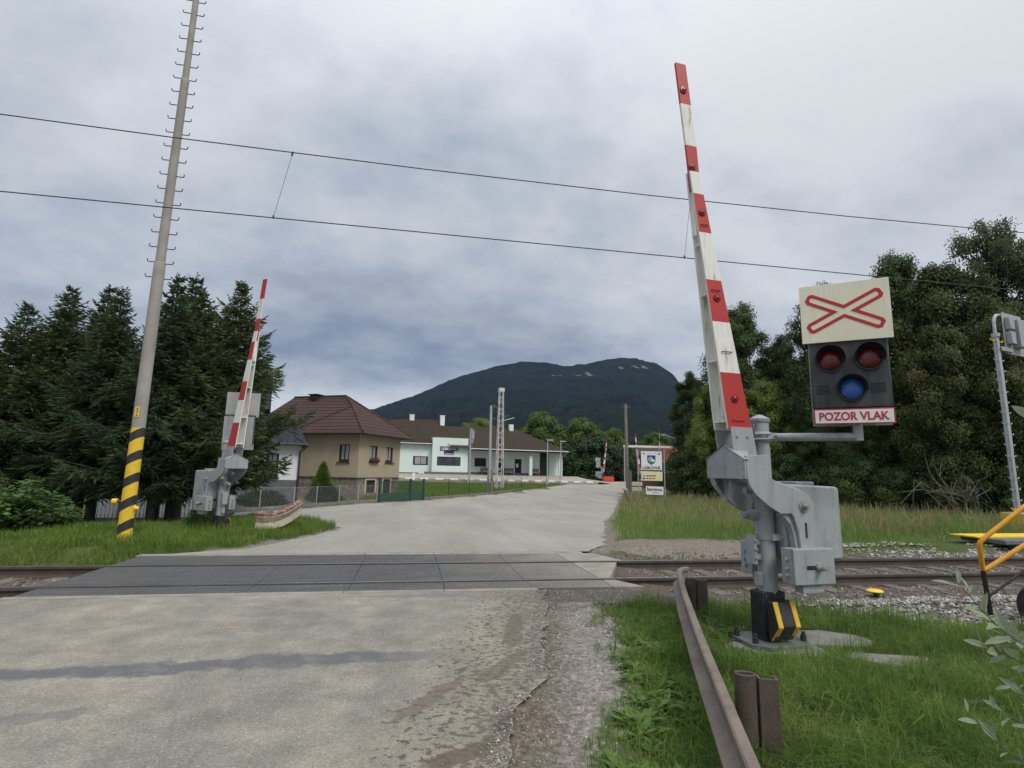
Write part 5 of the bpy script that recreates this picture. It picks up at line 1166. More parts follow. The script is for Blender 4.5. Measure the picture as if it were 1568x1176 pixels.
SPR = [(-11.01,19.0,7.35,0,'spruce in the middle left of the mast, with two leader tips'),(-8.86,17.6,7.0,1,'spruce directly behind the striped mast'),(-7.05,16.9,7.3,1,'spruce just right of the striped mast, forked slender top'),(-7.2,18.5,7.9,1,'tallest slender spruce between the mast and the barrier'),(-6.65,17.6,7.1,0,'spruce directly behind the raised barrier arm'),(-5.95,19.0,7.95,2,'spruce with long branches reaching right toward the tan roof'),(-11.7,18.3,6.5,2,'outer spruce at the left flank of the clump'),(-10.4,19.9,7.8,1,'rear spruce left of the mast seen between two others'),(-12.6,19.2,4.6,0,'short bushy spruce at the left edge of the clump'),(-8.3,20.3,7.0,0,'rear spruce filling the gap right behind the mast'),(-12.0,20.6,7.0,2,'rear spruce at the left behind the outer ones'),(-9.6,18.9,6.4,2,'broad dark spruce left of the mast above the elder bush')]
used = set()
for i, (x,y,h,k,lab) in enumerate(SPR):
    if k not in used: used.add(k); o = sp_protos[k]
    else: o = copy_tree(sp_protos[k])
    o.location = (x,y,zt(y)-.1); o.rotation_euler.z = i*1.3; s = h/7.5; o.scale = (s*1.02,s*1.02,s); o['label'] = lab

def crown_mesh(r, H_, W_, z0, nc, nl, leaf, cr0=.2, cr1=.3, droop=0., shape=1., inner=.25):
    """leafy crown: limbs carry many rounded leaf clumps whose leaves face outwards and up"""
    V = []; cents = []
    for i in range(nc):
        f = (i+.5)/nc; zc_ = z0+(H_-z0)*(.05+.88*f**.92); prof = max(.12, math.sin(min(1,max(.03,f*.86+.12))*math.pi)**.65)*shape
        a = i*2.399+r.normal()*.35; rad = W_*prof*(r.uniform(.62,1.) if r.random() > inner else r.uniform(0,.5))
        cents.append((rad*math.cos(a), rad*math.sin(a), zc_+r.normal()*.02*H_, W_*r.uniform(cr0,cr1)*(1.15-.45*f)))
    for cx_, cy_, cz, cr_ in cents:
        k = int(nl*r.uniform(.7,1.3)*(cr_/(W_*cr0))**1.4); q = r.normal(size=(k,3)); q[:,2] = np.abs(q[:,2])*np.where(r.random(k) < .78, 1, -1); q = nrm(q)
        ph = r.random(3)*6.28; lump = 1+.42*np.sin(q[:,0]*4.1+ph[0])*np.sin(q[:,1]*4.7+ph[1])+.24*np.sin(q[:,2]*9+q[:,0]*7+ph[2])
        rr = cr_*(.45+.6*r.random(k)**.6)*lump; out = nrm(np.array([cx_,cy_,.15*W_]))
        P_ = np.array([cx_,cy_,cz]) + q*rr[:,None]*[1-.35*min(1,droop),1-.35*min(1,droop),.72+.75*droop] + r.uniform(-1,1,(k,3))*leaf*1.2
        nor = nrm(q*.8 + out*.35 + np.array([0,0,.55]) + r.normal(size=(k,3))*.42)
        ax = nrm(np.cross(nor, r.normal(size=(k,3)))) + np.array([0,0,-.35-droop]); ax = nrm(ax); sd = nrm(np.cross(ax, nor))
        V.append(leaves(P_, ax, sd, leaf*r.uniform(.7,1.3,k), leaf*(.68-.25*min(1,droop))*r.uniform(.8,1.2,k)))
        k2 = k//4; q = nrm(r.normal(size=(k2,3))); P_ = np.array([cx_,cy_,cz]) + q*(cr_*r.uniform(.9,1.55,k2))[:,None]*[1,1,.8]   # loose twigs between the clumps
        ax = nrm(r.normal(size=(k2,3))+[0,0,-.3]); sd = nrm(np.cross(ax, nrm(np.array([0,0,1.])+r.normal(size=(k2,3))*.6))); V.append(leaves(P_, ax, sd, leaf*r.uniform(.6,1.2,k2), leaf*.55*np.ones(k2)))
    return np.concatenate(V), cents
def tree_proto(name, seed, H_, W_, z0, nc, nl, leaf, mat, bark='bark', **kw):
    r = np.random.default_rng(seed); V, cents = crown_mesh(r, H_, W_, z0, nc, nl, leaf, **kw)
    t = empty(name, '', 'tree'); quads('crown', V, M[mat], t)
    tr = MB(); R0 = H_*(.009 if 'birch' in name else .016)+.03; tr.tube([(0,0,-.4),(0,0,z0),(.05*W_*.3,0,z0+(H_-z0)*.5),(0,0,H_*.93)], [R0*1.25,R0,R0*.55,R0*.1], 10)
    for cx_,cy_,cz,cr_ in cents:
        zs = max(z0*.7, cz-.9*math.hypot(cx_,cy_)-.3); tr.tube([(0,0,zs),(cx_*.45,cy_*.45,lerp(zs,cz,.6)),(cx_,cy_,cz)], [R0*.35,R0*.22,R0*.07], 5, caps=False)
    obj('trunk', tr, M[bark], t); return t
TP = {}
TP['dark1'] = tree_proto('broadleaf_tree', 21, 14, 3.3, 1.6, 95, 620, .165, 'leafdark')
TP['dark2'] = tree_proto('broadleaf_tree', 22, 14, 3.0, 1.2, 95, 620, .16, 'leafdark', shape=1.05, cr0=.18)
TP['yel'] = tree_proto('broadleaf_tree', 23, 9, 3.2, .6, 75, 520, .17, 'leafyel', cr0=.17, cr1=.27)
TP['brown'] = tree_proto('broadleaf_tree', 24, 11, 3.0, .8, 90, 560, .15, 'leafbrown', droop=.25, cr0=.17, cr1=.27)
TP['birch'] = tree_proto('birch_tree', 25, 16, 3.1, 2.6, 120, 300, .14, 'leafbirch', droop=.9, cr0=.12, cr1=.22, inner=.4)
TP['mid'] = tree_proto('broadleaf_tree', 26, 11, 4.4, 1.2, 70, 260, .33, 'leafmid', cr0=.17, cr1=.27)
TP['bush'] = tree_proto('shrub', 27, 3, 1.9, .1, 45, 330, .12, 'leafdark', shape=1.1)
TP['hedge'] = tree_proto('shrub', 28, 5, 2.2, .1, 55, 260, .24, 'hedge', shape=1.15)
base_h = dict(dark1=14,dark2=14,yel=9,brown=11,birch=16,mid=11,bush=3,hedge=5)
first = set()
def plant(kind, x, y, h, label, group, rz=None, wide=1.):
    s = h/base_h[kind]
    if kind in first: o = copy_tree(TP[kind])
    else: first.add(kind); o = TP[kind]
    o.location = (x, y, zt(y)-.05); o.scale = (s*wide, s*wide, s); o.rotation_euler.z = random.uniform(0,6.3) if rz is None else rz
    o['label'] = label; o['group'] = group; o['category'] = 'shrub' if kind in ('bush','hedge') else 'tree'; return o
G1 = 'trees of the grove beyond the meadow'
for a in (('dark2',22.7,40.9,10.6,'dark tree at the left edge of the grove beside the barrier arm',.85),('dark1',24.4,36.8,15.2,'tall dark tree rising behind the white and red barrier arm',.8),('dark2',26.6,35.3,12.6,'dark tree in the gap between barrier arm and signal board',.75),
          ('dark1',27.0,31.1,14.9,'dark tree whose top shows just left of the signal board',.72),('dark2',28.4,30.2,14.0,'dark tree hidden behind the signal board',.8),('dark1',29.5,27.4,16.1,'tall dark tree rising right of the signal board',.72),
          ('brown',30.2,25.4,14.8,'brownish tree between the signal board and the railway signal',.85),('birch',32.7,24.4,17.3,'tall wispy birch with drooping twigs at the upper right',1.1),('birch',34.2,22.6,16.2,'wispy birch at the right picture edge',1.1),
          ('yel',21.9,36.3,8.9,'yellow green young tree behind the foot of the barrier arm',.62),('yel',23.9,33.5,8.6,'yellow green tree left of the grey barrier post',.72),('brown',27.4,23.6,10.3,'brown green tree behind the slim signal mast, left side',.85),('brown',29.9,22.2,11.0,'brown green tree at the right edge behind the railway signal',.8),
          ('dark1',25.6,27.4,8.6,'lower dark tree behind the black lamp housing',.8),('dark2',25.0,30.2,7.0,'low dark tree behind the signal bracket',.9),('dark1',33.2,28.6,13.4,'rear dark tree deep in the grove behind the birch',.9),('dark2',31.0,31.5,13.0,'rear dark tree deep in the grove behind the signal',.9),('dark1',36.8,20.5,13,'dark tree outside the right edge next to the birch',.9),('brown',32.4,20.2,9.5,'brown green tree at the far right beyond the platform',.9)):
    plant(a[0], a[1], a[2], a[3], a[4], G1, wide=a[5])
labs = ['at the left foot of the grove by the road','below the yellow green tree','behind the barrier gearbox','below the signal bracket','below the lamp housing','right of the barrier gearbox','between the two tree trunks','left of the railway signal','behind the railway signal base','at the right picture edge']
for i, (x,y,h) in enumerate(((20.8,38.5,3.6),(22.3,33.2,3.0),(23.3,30.6,3.2),(24.4,28.6,2.9),(25.2,26.4,3.2),(25.9,24.8,2.6),(26.6,23.0,2.3),(28.0,21.4,2.4),(29.0,20.0,2.8),(30.6,18.6,3.0))):
    plant('bush', x, y, h, 'dark shrub ' + labs[i], 'shrubs along the grove edge', wide=.95)
G2 = 'trees beyond the station'
plant('mid',23.3,97,12.2,'bright green round tree behind the right end of the station roof',G2); plant('mid',30.6,95.8,11.2,'darker green tree between the station and the wooden pole',G2,wide=1.05); plant('mid',35.2,92,9.2,'lower green tree behind the wooden utility pole',G2,wide=.9)
plant('yel',13.4,109,12.0,'yellowish tree showing above the station roof behind the lattice mast',G2,wide=1.0); plant('yel',10.6,110,11,'yellowish tree above the station roof, left of the lattice mast',G2,wide=.6); plant('mid',42,112,10,'far green tree beyond the height gauge',G2); plant('mid',51,108,10,'far green tree behind the dark red roof',G2)
for i, (x,y,h,l) in enumerate(((23.2,82.5,5.0,'right end of the station'),(25.4,80.6,6.6,'the right of the station lamps'),(28.0,80.0,6.8,'the far barrier'),(30.6,80.4,6.0,'the orange block'),(33.2,83.5,5.0,'the wooden pole'),(36.5,86,4.6,'the village sign'))):
    plant('hedge',x,y,h,'tall dark hedge shrub behind '+l,'hedge shrubs beyond the station')
# garden thuja, round bush
r = np.random.default_rng(5)
def cone_shrub(name, label, x, y, h, w_, mat, nL, leaf, expo=.8, cat='shrub'):
    t = empty(name, label, cat, (x,y,zt(y)-.03)); z = h*(1-r.random(nL)**.55); f = z/h; a = r.random(nL)*6.283
    rad = w_*np.minimum(1, (f+.12)*3.2)*(1-f)**expo*(r.uniform(.55,1.06,nL))*(1+.12*np.sin(a*5+f*9))
    P_ = np.stack([rad*np.cos(a), rad*np.sin(a), z], 1); o_ = nrm(np.stack([np.cos(a),np.sin(a),np.full(nL,1.1)],1)+r.normal(size=(nL,3))*.35); sd = nrm(np.cross(o_, r.normal(size=(nL,3))))
    quads('foliage', leaves(P_, o_, sd, leaf*r.uniform(.7,1.3,nL), leaf*.4*np.ones(nL)), M[mat], t)
    mb = MB(); mb.tube([(0,0,-.2),(0,0,h*.8)], [.06,.015], 7); obj('stem', mb, M['bark'], t); return t
cone_shrub('thuja_shrub', 'bright green cone shaped thuja in front of the tan house', -4.62,30.6,2.15,.72,'thuja',9000,.11)
cone_shrub('garden_shrub', 'clipped dark green shrub at the foot of the thuja behind the fence', -4.35,30.0,1.0,.95,'hedge',6000,.11,.45)
cone_shrub('garden_shrub', 'low dark garden shrubs below the white house window', -6.7,27.2,.75,1.2,'hedge',5000,.11,.4)
cone_shrub('garden_shrub', 'young shrub in the grass at the right foot of the mast', -4.9,14.6,.75,.42,'leafbush',1100,.10,.6)
# leafy bush left
def leafy_bush(label, x, y, h, w_, n, leaf, mat='leafbush'):
    t = empty('leafy_bush', label, 'shrub', (x,y,zt(y)-.05)); st = MB(); V = []
    for i in range(n):
        a = r.random()*6.283; q = r.random()**.5; hx, hy = w_*q*math.cos(a), w_*q*math.sin(a); hz = h*(1-.55*q**2)*r.uniform(.55,1.05)
        base_ = np.array([hx*.35,hy*.35,0]); top = np.array([hx,hy,hz]); s = np.linspace(.15,1,16); C = base_+(top-base_)*s[:,None]+np.stack([hx*.12*s**2,hy*.12*s**2,-.1*s**2*0],1)
        st.tube([tuple(C[0]),tuple(C[8]),tuple(C[-1])], [.012,.008,.003], 4, caps=False)
        for k in range(3):
            aa = r.random(16)*6.283; ax = nrm(np.stack([np.cos(aa),np.sin(aa),r.uniform(-.5,.35,16)],1)); sd = nrm(np.cross(ax, nrm(np.array([0,0,1.])+r.normal(size=(16,3))*.35)))
            V.append(leaves(C+r.normal(size=C.shape)*.03+ax*.03, ax, sd, leaf*r.uniform(.6,1.25,16), leaf*.55*r.uniform(.8,1.2,16)))
    quads('foliage', np.concatenate(V), M[mat], t); obj('stems', st, M['palebark'], t); return t
leafy_bush('large leafy green bush at the left edge beside the track', -8.95,13.6,1.4,1.45,190,.15)
leafy_bush('leafy bush spreading between the left bush and the striped mast', -8.2,14.3,.9,.65,60,.14)
leafy_bush('leafy bush at the far left edge of the picture', -11.0,13.9,1.7,1.6,150,.15)
# willow sprays in the foreground right
t = empty('willow_shrub', 'pale grey green willow twigs reaching in at the lower right', 'shrub', (3.75,2.15,-.1)); O_ = Vector((3.75,2.15,-.1)); st = MB(); V = []
rw = np.random.default_rng(9)
def twig(pts, n, leaf, r0=.007):
    pts = [np.array(p)-np.array(O_) for p in pts]; s = np.linspace(0,1,40); k = len(pts)-1; C = []
    for u in s:
        i = min(k-1,int(u*k)); f = u*k-i; C.append(pts[i]*(1-f)+pts[i+1]*f)
    C = np.array(C)
    for _ in range(6): C[1:-1] = (C[:-2]+C[1:-1]*2+C[2:])/4
    st.tube([tuple(c) for c in C[::3]] + [tuple(C[-1])], [lerp(r0,.0015,i/13) for i in range(len(C[::3])+1)], 6)
    idx = np.linspace(10,39,n).astype(int); T = nrm(np.gradient(C,axis=0))
    for j, i in enumerate(idx):
        a = j*2.4; u = nrm(np.cross(T[i],[0,0,1.])); v_ = np.cross(u,T[i]); d = nrm(T[i]*.75+(u*math.cos(a)+v_*math.sin(a))*.8+np.array([0,0,.12])+rw.normal(size=3)*.1)
        L = leaf*rw.uniform(.75,1.2)*(1 if i < 37 else .7); W_ = L*.36; sdv = nrm(np.cross(d, nrm(np.array([0,-.4,.9])+rw.normal(size=3)*.5))); nn = np.cross(sdv,d)
        prof_ = [(0,.04),(.18,.55),(.42,.98),(.66,.9),(.86,.5),(1,.03)]; c0 = C[i]
        for (a0,w0),(a1,w1) in zip(prof_,prof_[1:]):
            for sg in (-1,1):
                bend = lambda q: -nn*L*.10*q*q
                fold = nn*W_*.16
                V.append(np.stack([c0+d*L*a0+bend(a0), c0+d*L*a1+bend(a1), c0+d*L*a1+bend(a1)+sg*sdv*W_*.5*w1+fold*w1, c0+d*L*a0+bend(a0)+sg*sdv*W_*.5*w0+fold*w0]))
twig([(3.7,2.1,0),(3.25,2.25,.55),(2.85,2.30,.78),(2.60,2.30,1.04)], 21, 0.115); twig([(3.7,2.1,0),(3.35,2.3,.45),(3.05,2.36,.66),(2.88,2.38,.80)], 17, 0.108); twig([(3.7,2.15,0),(3.2,2.3,.50),(2.97,2.32,.63),(2.80,2.36,.70)], 15, 0.108)
twig([(3.7,2.1,0),(3.15,2.28,.10),(2.92,2.35,.18),(2.70,2.38,.39)], 12, 0.101); twig([(3.7,2.1,0),(3.2,2.3,.22),(3.0,2.36,.33),(2.83,2.40,.42)], 11, 0.095); twig([(3.7,2.1,0),(3.3,2.28,.30),(3.1,2.35,.40),(2.95,2.36,.50)], 11, 0.101)
twig([(3.7,2.1,0),(3.45,2.1,.9),(3.1,2.1,1.45),(2.93,2.09,1.88)], 15, 0.115); twig([(3.7,2.1,0),(3.5,2.0,1.0),(3.2,2.0,1.6),(3.0,1.98,1.95)], 14, 0.115)
quads('foliage', np.concatenate(V), M['willow'], t).data.shade_smooth(); obj('twigs', st, M['palebark'], t)
# bare twigs under the grove
t = empty('dead_branches', 'tangle of bare pale branches under the trees right of the gearbox', 'branches', (24.8,21.6,-.1)); st = MB()
for i in range(26):
    a = rw.uniform(0,6.28); x0 = rw.uniform(-1.2,1.6); L = rw.uniform(1.2,3.2); st.tube([(x0*.6+.6,0,rw.uniform(0,1)),(x0+math.cos(a)*L*.5,rw.uniform(-.5,.5),1.0+abs(math.sin(a))*L*.35),(x0+math.cos(a)*L,rw.uniform(-.7,.7),.8+math.sin(a)*L*.55+.5)], [.03,.02,.006], 5)
obj('twigs', st, M['palebark'], t)

# grass
def grass(name, P_, h, w_, mat, lean=.45, kind='stuff'):
    n = len(P_); a = rng.random(n)*6.283; d = np.stack([np.cos(a),np.sin(a),np.zeros(n)],1); sd = np.stack([-np.sin(a+rng.normal(size=n)*.6),np.cos(a+rng.normal(size=n)*.6),np.zeros(n)],1)
    h = np.asarray(h).reshape(-1,1); w_ = np.asarray(w_).reshape(-1,1); ln = (rng.random((n,1))**1.3)*lean*1.5
    up = np.array([0,0,1.]); m1 = P_+up*h*.55+d*h*ln*.22; tp = P_+up*h*(1-.35*ln)+d*h*ln*.8
    V = np.stack([P_-sd*w_*.5, P_+sd*w_*.5, m1+sd*w_*.42, m1-sd*w_*.42, m1-sd*w_*.42, m1+sd*w_*.42, tp+sd*w_*.08, tp-sd*w_*.08], 1).reshape(-1,3)
    o = quads(name, V, mat); o['kind'] = kind; return o
def scatter(n, x0, x1, y0, y1, keep, power=1.):
    x = rng.uniform(x0,x1,n); y = y0+(y1-y0)*rng.random(n)**power
    k = np.array([keep(a,b_) for a,b_ in zip(x,y)]); x, y = x[k], y[k]
    z = np.array([zground(a,b_) for a,b_ in zip(x,y)]); return np.stack([x,y,z-.01],1)
def pn(x,y,s): return nnoise(x,y,s)
slabs = ((3.47,4.82,.47,.33),(4.15,5.0,.42,.27),(4.24,4.40,.46,.17),(3.85,4.72,.30,.12))
def keep_lawn(x,y):
    e = np.interp(y,*GE); bl = np.interp(x,[2,4,5,6.5,9,30],[6.45,6.3,5.75,5.2,5.0,5.0])
    if x < e-.10+.16*pn(x,y,4) or y > bl+.2*pn(x,y,3): return False
    for sx,sy,a,b_ in slabs:
        if ((x-sx)/a)**2+((y-sy)/b_)**2 < 1: return False
    v_ = pn(x,y,1.8)+.6*pn(x,y,5)
    if x < e+.55: return v_+ (x-e)*1.2 > .05
    return v_ > -.75
P_ = scatter(190000, .9, 9.5, 2.0, 6.7, keep_lawn); clump = np.array([1+.7*pn(a,b_,2.0)+.5*pn(a,b_,5) for a,b_,_ in P_])
edge_h = np.array([min(1,.35+.8*max(0,x-np.interp(y,*GE))) for x,y,_ in P_])
grass('lawn_grass', P_, np.clip((.05+.20*rng.random(len(P_))**1.7)*clump*edge_h,.02,.36), rng.uniform(.0025,.0065,len(P_)), M['grass'], 1.15)
k = rng.random(len(P_)) < .05
grass('dry_lawn_grass', P_[k], rng.uniform(.05,.2,k.sum())*edge_h[k], rng.uniform(.002,.004,k.sum()), M['dry'], 1.2)
def keep_verge(x,y):
    if y < 9.9: return False
    l = np.interp(y,*FL)
    if x > l-.12+.2*pn(x,y,2): return False
    if y < 11.2 and x < -5.0: return pn(x,y,2) > -.35+(11-y)*.15
    return pn(x,y,2.2) > -.5
P_ = scatter(90000, -14, -1.6, 9.8, 19.5, keep_verge, 1.5)
grass('verge_grass', P_, rng.uniform(.08,.26,len(P_))*np.array([1+.6*pn(a,b_,1.2) for a,b_,_ in P_]), rng.uniform(.006,.014,len(P_)), M['grassl'], .7)
def keep_meadow(x,y):
    r_ = np.interp(y,*FR)
    if x < r_+.35+.3*pn(x,y,1.2): return False
    if y < 10.55+.25*pn(x,y,1.5): return False
    if math.hypot((x-5.9)/1.7,(y-11.15)/.75) < 1+.3*pn(x,y,2.5): return False
    if 12.2 < x < 20.5 and 10.2 < y < 11.8: return False
    if 18.9 < x < 20.4 and 14 < y < 15.4: return False
    return pn(x,y,1.1) > -.6 and y < 42 and x < 40
P_ = scatter(150000, 3.8, 40, 10.3, 42, keep_meadow, 1.7)
ds_ = np.hypot(P_[:,0],P_[:,1]); tall = np.array([1+.55*pn(a,b_,.45)+.5*pn(a,b_,1.4) for a,b_,_ in P_])*np.clip((P_[:,1]-9.8)/3.2,.25,1)
grass('meadow_grass', P_, (.10+.42*rng.random(len(P_))**1.6)*tall, rng.uniform(.007,.011,len(P_))*(ds_/14), M['meadow'], 1.0)
P_ = scatter(26000, 5, 40, 12.5, 40, lambda x,y: keep_meadow(x,y) and pn(x,y,.5) > -.05 and x > 7, 1.5)
ds_ = np.hypot(P_[:,0],P_[:,1])
grass('dry_grass', P_, rng.uniform(.35,.85,len(P_)), .009*(ds_/14), M['dry'], .6)
lawn2 = lambda x,y: (np.interp(y,[34,43.2,57,63],[1.2,6.4,15.2,18])-.2 > x) and (y < 61.3+.12*(x-14)) and x > -3 and pn(x,y,.8) > -.7
P_ = scatter(42000, -3, 18, 34, 62, lawn2); grass('station_lawn_grass', P_, rng.uniform(.08,.28,len(P_)), np.full(len(P_),.035), M['grassl'], .6)
P_ = scatter(5200, -14, 16, 6.3, 10.6, lambda x,y: not(-4.5 < x < 3.4) and pn(x,y,1.3) > .12 and abs(y-7.79) > .1 and abs(y-9.29) > .1)
grass('track_weeds', P_, rng.uniform(.04,.16,len(P_)), rng.uniform(.005,.01,len(P_)), M['grassl'], .8)
stk = MB(); 
for (x,y,h) in ((4.12,5.75,.55),(4.75,5.55,.5),(4.3,5.65,.3),(5.3,5.1,.35),(2.6,4.1,.28),(1.75,4.6,.25),(3.0,3.3,.3)):
    z = zground(x,y); stk.tube([(x,y,z),(x+.02,y,z+h*.5),(x-.02,y+.01,z+h)], [.005,.004,.0015], 5)
    for q in range(6):
        a = q*2.4; f = .35+.1*q; stk.tube([(x,y,z+h*f),(x+.06*math.cos(a),y+.06*math.sin(a),z+h*f+.05)], [.004,.001], 4)
stk = obj('weed_stalks', stk, M['weed'], smooth=0); stk['kind'] = 'stuff'
# broad leaved weeds by the guard rail
def rosettes(name, spots, mat, leaf):
    V = []
    for x,y,s in spots:
        z = zground(x,y); n = int(rng.integers(7,13)); a = rng.random(n)*6.283
        for q in a:
            d = np.array([math.cos(q),math.sin(q),rng.uniform(.5,1.5)]); d /= np.linalg.norm(d); L = leaf*s*rng.uniform(.7,1.2); W_ = L*.30; sd = np.array([-math.sin(q),math.cos(q),0]); c0 = np.array([x,y,z]); pr = [(0,.1),(.25,.5),(.55,1),(.8,.75),(1,.05)]
            for (a0,w0),(a1,w1) in zip(pr,pr[1:]):
                b_ = lambda u: c0+d*L*u+np.array([math.cos(q),math.sin(q),-.9])*L*.32*u*u
                for sg in (-1,1): V.append(np.stack([b_(a0),b_(a1),b_(a1)+sg*sd*W_*.5*w1+np.array([0,0,.12*W_*w1]),b_(a0)+sg*sd*W_*.5*w0+np.array([0,0,.12*W_*w0])]))
    o = quads(name, np.concatenate(V), mat); o['kind'] = 'stuff'; return o
spots = []
for _ in range(2500):
    y = rng.uniform(2.6,6.6); e = np.interp(y,*GE); x = e+rng.uniform(.05,1.5)
    if pn(x,y,1.6) > .05 and keep_lawn(x,y) and len(spots) < 260: spots.append((x,y,rng.uniform(.5,1.2)))
for _ in range(60):
    x, y = rng.uniform(3.2,6.5), rng.uniform(5.1,5.9); 
    if keep_lawn(x,y): spots.append((x,y,rng.uniform(.4,.9)))
rosettes('broadleaf_weeds', spots, M['weed'], .125)
# ballast and gravel stones
def stones(name, P_, s, mat):
    n = len(P_); ico = np.array([(0,0,1),(.94,0,.1),(.29,.89,.0),(-.76,.55,.1),(-.76,-.55,-.05),(.29,-.89,.1),(0,0,-1.)]); F = [(0,1,2),(0,2,3),(0,3,4),(0,4,5),(0,5,1),(6,2,1),(6,3,2),(6,4,3),(6,5,4),(6,1,5)]
    V = ico[None]*rng.uniform(.6,1.35,(n,7,1))*rng.uniform(.6,1.3,(n,1,3)); a = rng.random(n)*6.283; c_, s_ = np.cos(a)[:,None], np.sin(a)[:,None]
    tl = rng.normal(size=(n,1))*.5
    X_ = V[:,:,0]*c_-V[:,:,1]*s_; Y_ = V[:,:,0]*s_+V[:,:,1]*c_; Z_ = V[:,:,2]*.7+X_*tl*.4
    W_ = np.stack([X_,Y_,Z_],2)*np.asarray(s).reshape(-1,1,1)+P_[:,None,:]
    T = W_[:,np.array(F)].reshape(-1,3); o = quads(name, T, mat, per=3); o['kind'] = 'stuff'; return o
def stonemat(name, st):
    m, nt, b = new_mat(name); g = nt.nodes.new('ShaderNodeNewGeometry'); v = coord(nt)
    nt.links.new(ramp(nt, g.outputs['Random Per Island'], st), b.inputs['Base Color']); b.inputs['Roughness'].default_value = .9; return m
def kb(x,y):
    if -4.6 < x < 3.6: return False
    if abs(y-7.786) < .08 or abs(y-9.29) < .08: return False
    bl = np.interp(x,[-20,2,4,5,6.5,9,30],[6.4,6.6,6.3,5.75,5.2,5.0,5.0]); return y > bl+.15*pn(x,y,2) and y < 10.5+.2*pn(x,y,2)
SM = stonemat('ballast_stone', [(0,(.07,.055,.045)),(.5,(.13,.105,.09)),(.85,(.20,.165,.145)),(1,(.38,.36,.33))])
P_ = scatter(26000, -16, 22, 5.0, 10.7, kb); P_[:,2] += .012; stones('ballast', P_, rng.uniform(.018,.042,len(P_)), SM)
LM = stonemat('pale_ballast_stone', [(0,(.13,.11,.095)),(.35,(.24,.225,.205)),(.75,(.38,.365,.34)),(1,(.56,.54,.50))])
P_ = scatter(9000, 4.6, 20, 5.0, 7.3, lambda x,y: kb(x,y) and y < np.interp(x,[4.6,6,9,20],[6.45,6.75,6.9,7.0])+.35*pn(x,y,1.7) and pn(x,y,2.4) > -.45); P_[:,2] += .02; stones('pale_ballast', P_, rng.uniform(.018,.045,len(P_)), LM)
P_ = scatter(3500, 5, 25, 10.2, 11.1, lambda x,y: pn(x,y,1.5) > -.1 and x > 8); P_[:,2] += .015; stones('pale_ballast', P_, rng.uniform(.02,.05,len(P_)), LM)
GM = stonemat('gravel_grit', [(0,(.11,.085,.065)),(.45,(.22,.20,.175)),(.88,(.33,.31,.285)),(1,(.60,.58,.53))])
def kg(x,y): return np.interp(y,*NR)-.15 < x < np.interp(y,*GE)+.3
P_ = scatter(26000, .2, 2.9, 2.4, 7.1, kg); P_[:,2] = np.where(P_[:,0] < [np.interp(y,*NR) for y in P_[:,1]], .004, P_[:,2]+.008); stones('gravel', P_, rng.uniform(.003,.009,len(P_))*rng.choice([1,1,1,1,1,1.9],len(P_)), GM)
def kd(x,y): return x < np.interp(y,*NR) and rng.random() < math.exp((x-np.interp(y,*NR))*1.1)
P_ = scatter(9000, -4, 1.9, 2.6, 7.1, kd); P_[:,2] = .002; stones('road_grit', P_, rng.uniform(.002,.007,len(P_)), GM)

# ------------------------------------------------------------------ hills
AZ = [-80,-60,-45,-33.6,-28,-22,-15,-9,-3.93,.32,4.36,8.53,11.34,13.82,15.92,18.36,20,21.8,23.49,25.47,27.08,28.01,30,34,42,55,75,95]
EL = [.10,.11,.12,.113,.10,.085,.075,.088,.1086,.1385,.1735,.1971,.207,.2063,.199,.2038,.210,.2141,.2121,.2013,.1811,.1592,.135,.11,.10,.10,.09,.09]
az = np.concatenate([np.arange(-80,-10,.8), np.arange(-10,32,.14), np.arange(32,95,.8)]); RR = np.concatenate([np.linspace(420,1000,12), np.linspace(1030,2150,90), np.linspace(2170,2450,8)])
vs = []; Rc = 2150.
for rr in RR:
    for a in az:
        el = np.interp(a,AZ,EL); f = (rr-420)/(Rc-420); hc = el*Rc
        if f <= 1: z = hc*(f**1.35*(1-.16*math.sin(f*math.pi)))
        else: z = hc*(1-(rr-Rc)/300*1.0)
        x, y = rr*math.sin(R(a)), rr*math.cos(R(a)); k = min(1,f*2.2)
        v_ = Vector((x*.0045,y*.0045,.7)); gul = noise.fractal(v_,.9,2.1,5)
        if f < .985: z += gul*62*k*(1-f)**.35*min(1,(1-f)*6+.1)
        z += (noise.noise(Vector((x*.035,y*.035,3)))*3.2+noise.noise(Vector((x*.11,y*.11,8)))*2.6)*k
        vs.append((x,y,max(z,-1 if f < .02 else z)))
na = len(az); fs = [(j*na+i, j*na+i+1, (j+1)*na+i+1, (j+1)*na+i) for j in range(len(RR)-1) for i in range(na-1)]
hm, nt, b = new_mat('forest_slopes'); v = coord(nt)
f1, f2, f3 = nz(nt,v,.007,6,.65), nz(nt,v,.035,6,.75), nz(nt,v,.14,5,.7)
c = mix(nt,.5,ramp(nt,f1,[(.35,(.008,.015,.012)),(.65,(.034,.046,.03))]),ramp(nt,f2,[(.3,(.003,.006,.005)),(.7,(.055,.072,.042))]))
s = nt.nodes.new('ShaderNodeSeparateXYZ'); nt.links.new(v,s.inputs[0])
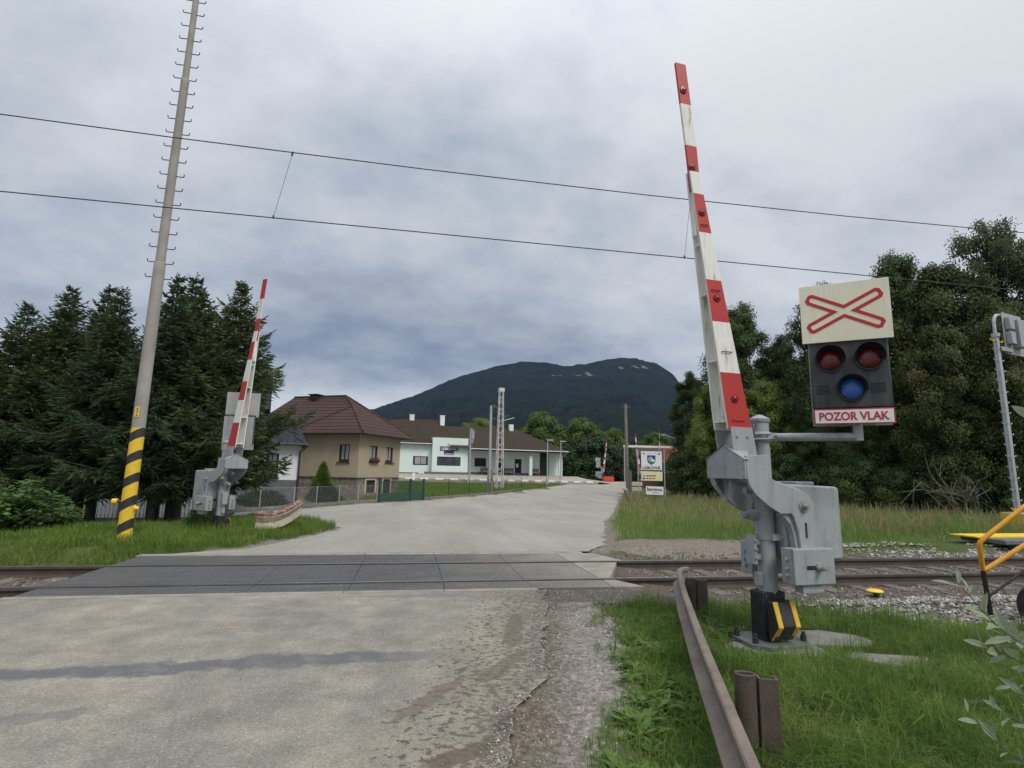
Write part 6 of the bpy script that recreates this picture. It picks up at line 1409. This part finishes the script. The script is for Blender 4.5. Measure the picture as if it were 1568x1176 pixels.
def spot(azd, eld, wid, hgt, dist=2040):
    x,y,z = dist*math.sin(R(azd)), dist*math.cos(R(azd)), eld*dist
    q = nt.nodes.new('ShaderNodeVectorMath'); q.operation = 'DISTANCE'; mp = nt.nodes.new('ShaderNodeMapping'); mp.inputs['Scale'].default_value = (1/wid,0.02/wid,1/hgt)
    nt.links.new(v,mp.inputs[0]); nt.links.new(mp.outputs[0],q.inputs[0]); q.inputs[1].default_value = (x/wid,y*.02/wid,z/hgt); return q.outputs['Value']
rk = None
for sp_ in ((14.89,.172,15,12),(14.0,.171,16,6),(18.22,.181,13,20),(17.1,.178,17,5),(23.1,.193,12,16),(24.2,.195,19,13),(21.5,.192,9,9)):
    d = spot(*sp_); rk = d if rk is None else math_(nt,'MINIMUM',rk,d)
rk = ramp(nt, math_(nt,'ADD',rk,math_(nt,'MULTIPLY',math_(nt,'SUBTRACT',nz(nt,v,.06,5,.7),.5),2.4)), [(.55,(1,1,1)),(.8,(0,0,0))])
c = mix(nt, math_(nt,'MULTIPLY',rk,.75), c, (.30,.29,.27))
nt.links.new(c,b.inputs['Base Color']); b.inputs['Roughness'].default_value = 1; b.inputs['Specular IOR Level'].default_value = 0
bump(nt,b,math_(nt,'ADD',f2,f3),1.,14.)
mb = MB(); mb.add(vs,fs); structure(obj('hills', mb, hm, smooth=0)).data.shade_smooth()
# air
hz = MB(); hz.bx(-2700,2700,-2700,2700,-3,480); o = obj('haze', hz, M['wire'], smooth=0); o.data.materials.clear()
m = bpy.data.materials.new('air'); m.use_nodes = True; nt = m.node_tree; nt.nodes.clear(); out = nt.nodes.new('ShaderNodeOutputMaterial'); pv = nt.nodes.new('ShaderNodeVolumePrincipled')
pv.inputs['Color'].default_value = (.32,.52,1.,1); pv.inputs['Density'].default_value = .00005; nt.links.new(pv.outputs[0], out.inputs['Volume']); o.data.materials.append(m); o['kind'] = 'stuff'
scene.cycles.volume_bounces = 0; scene.cycles.max_bounces = 8; scene.cycles.transparent_max_bounces = 8
scene.cycles.use_denoising = True
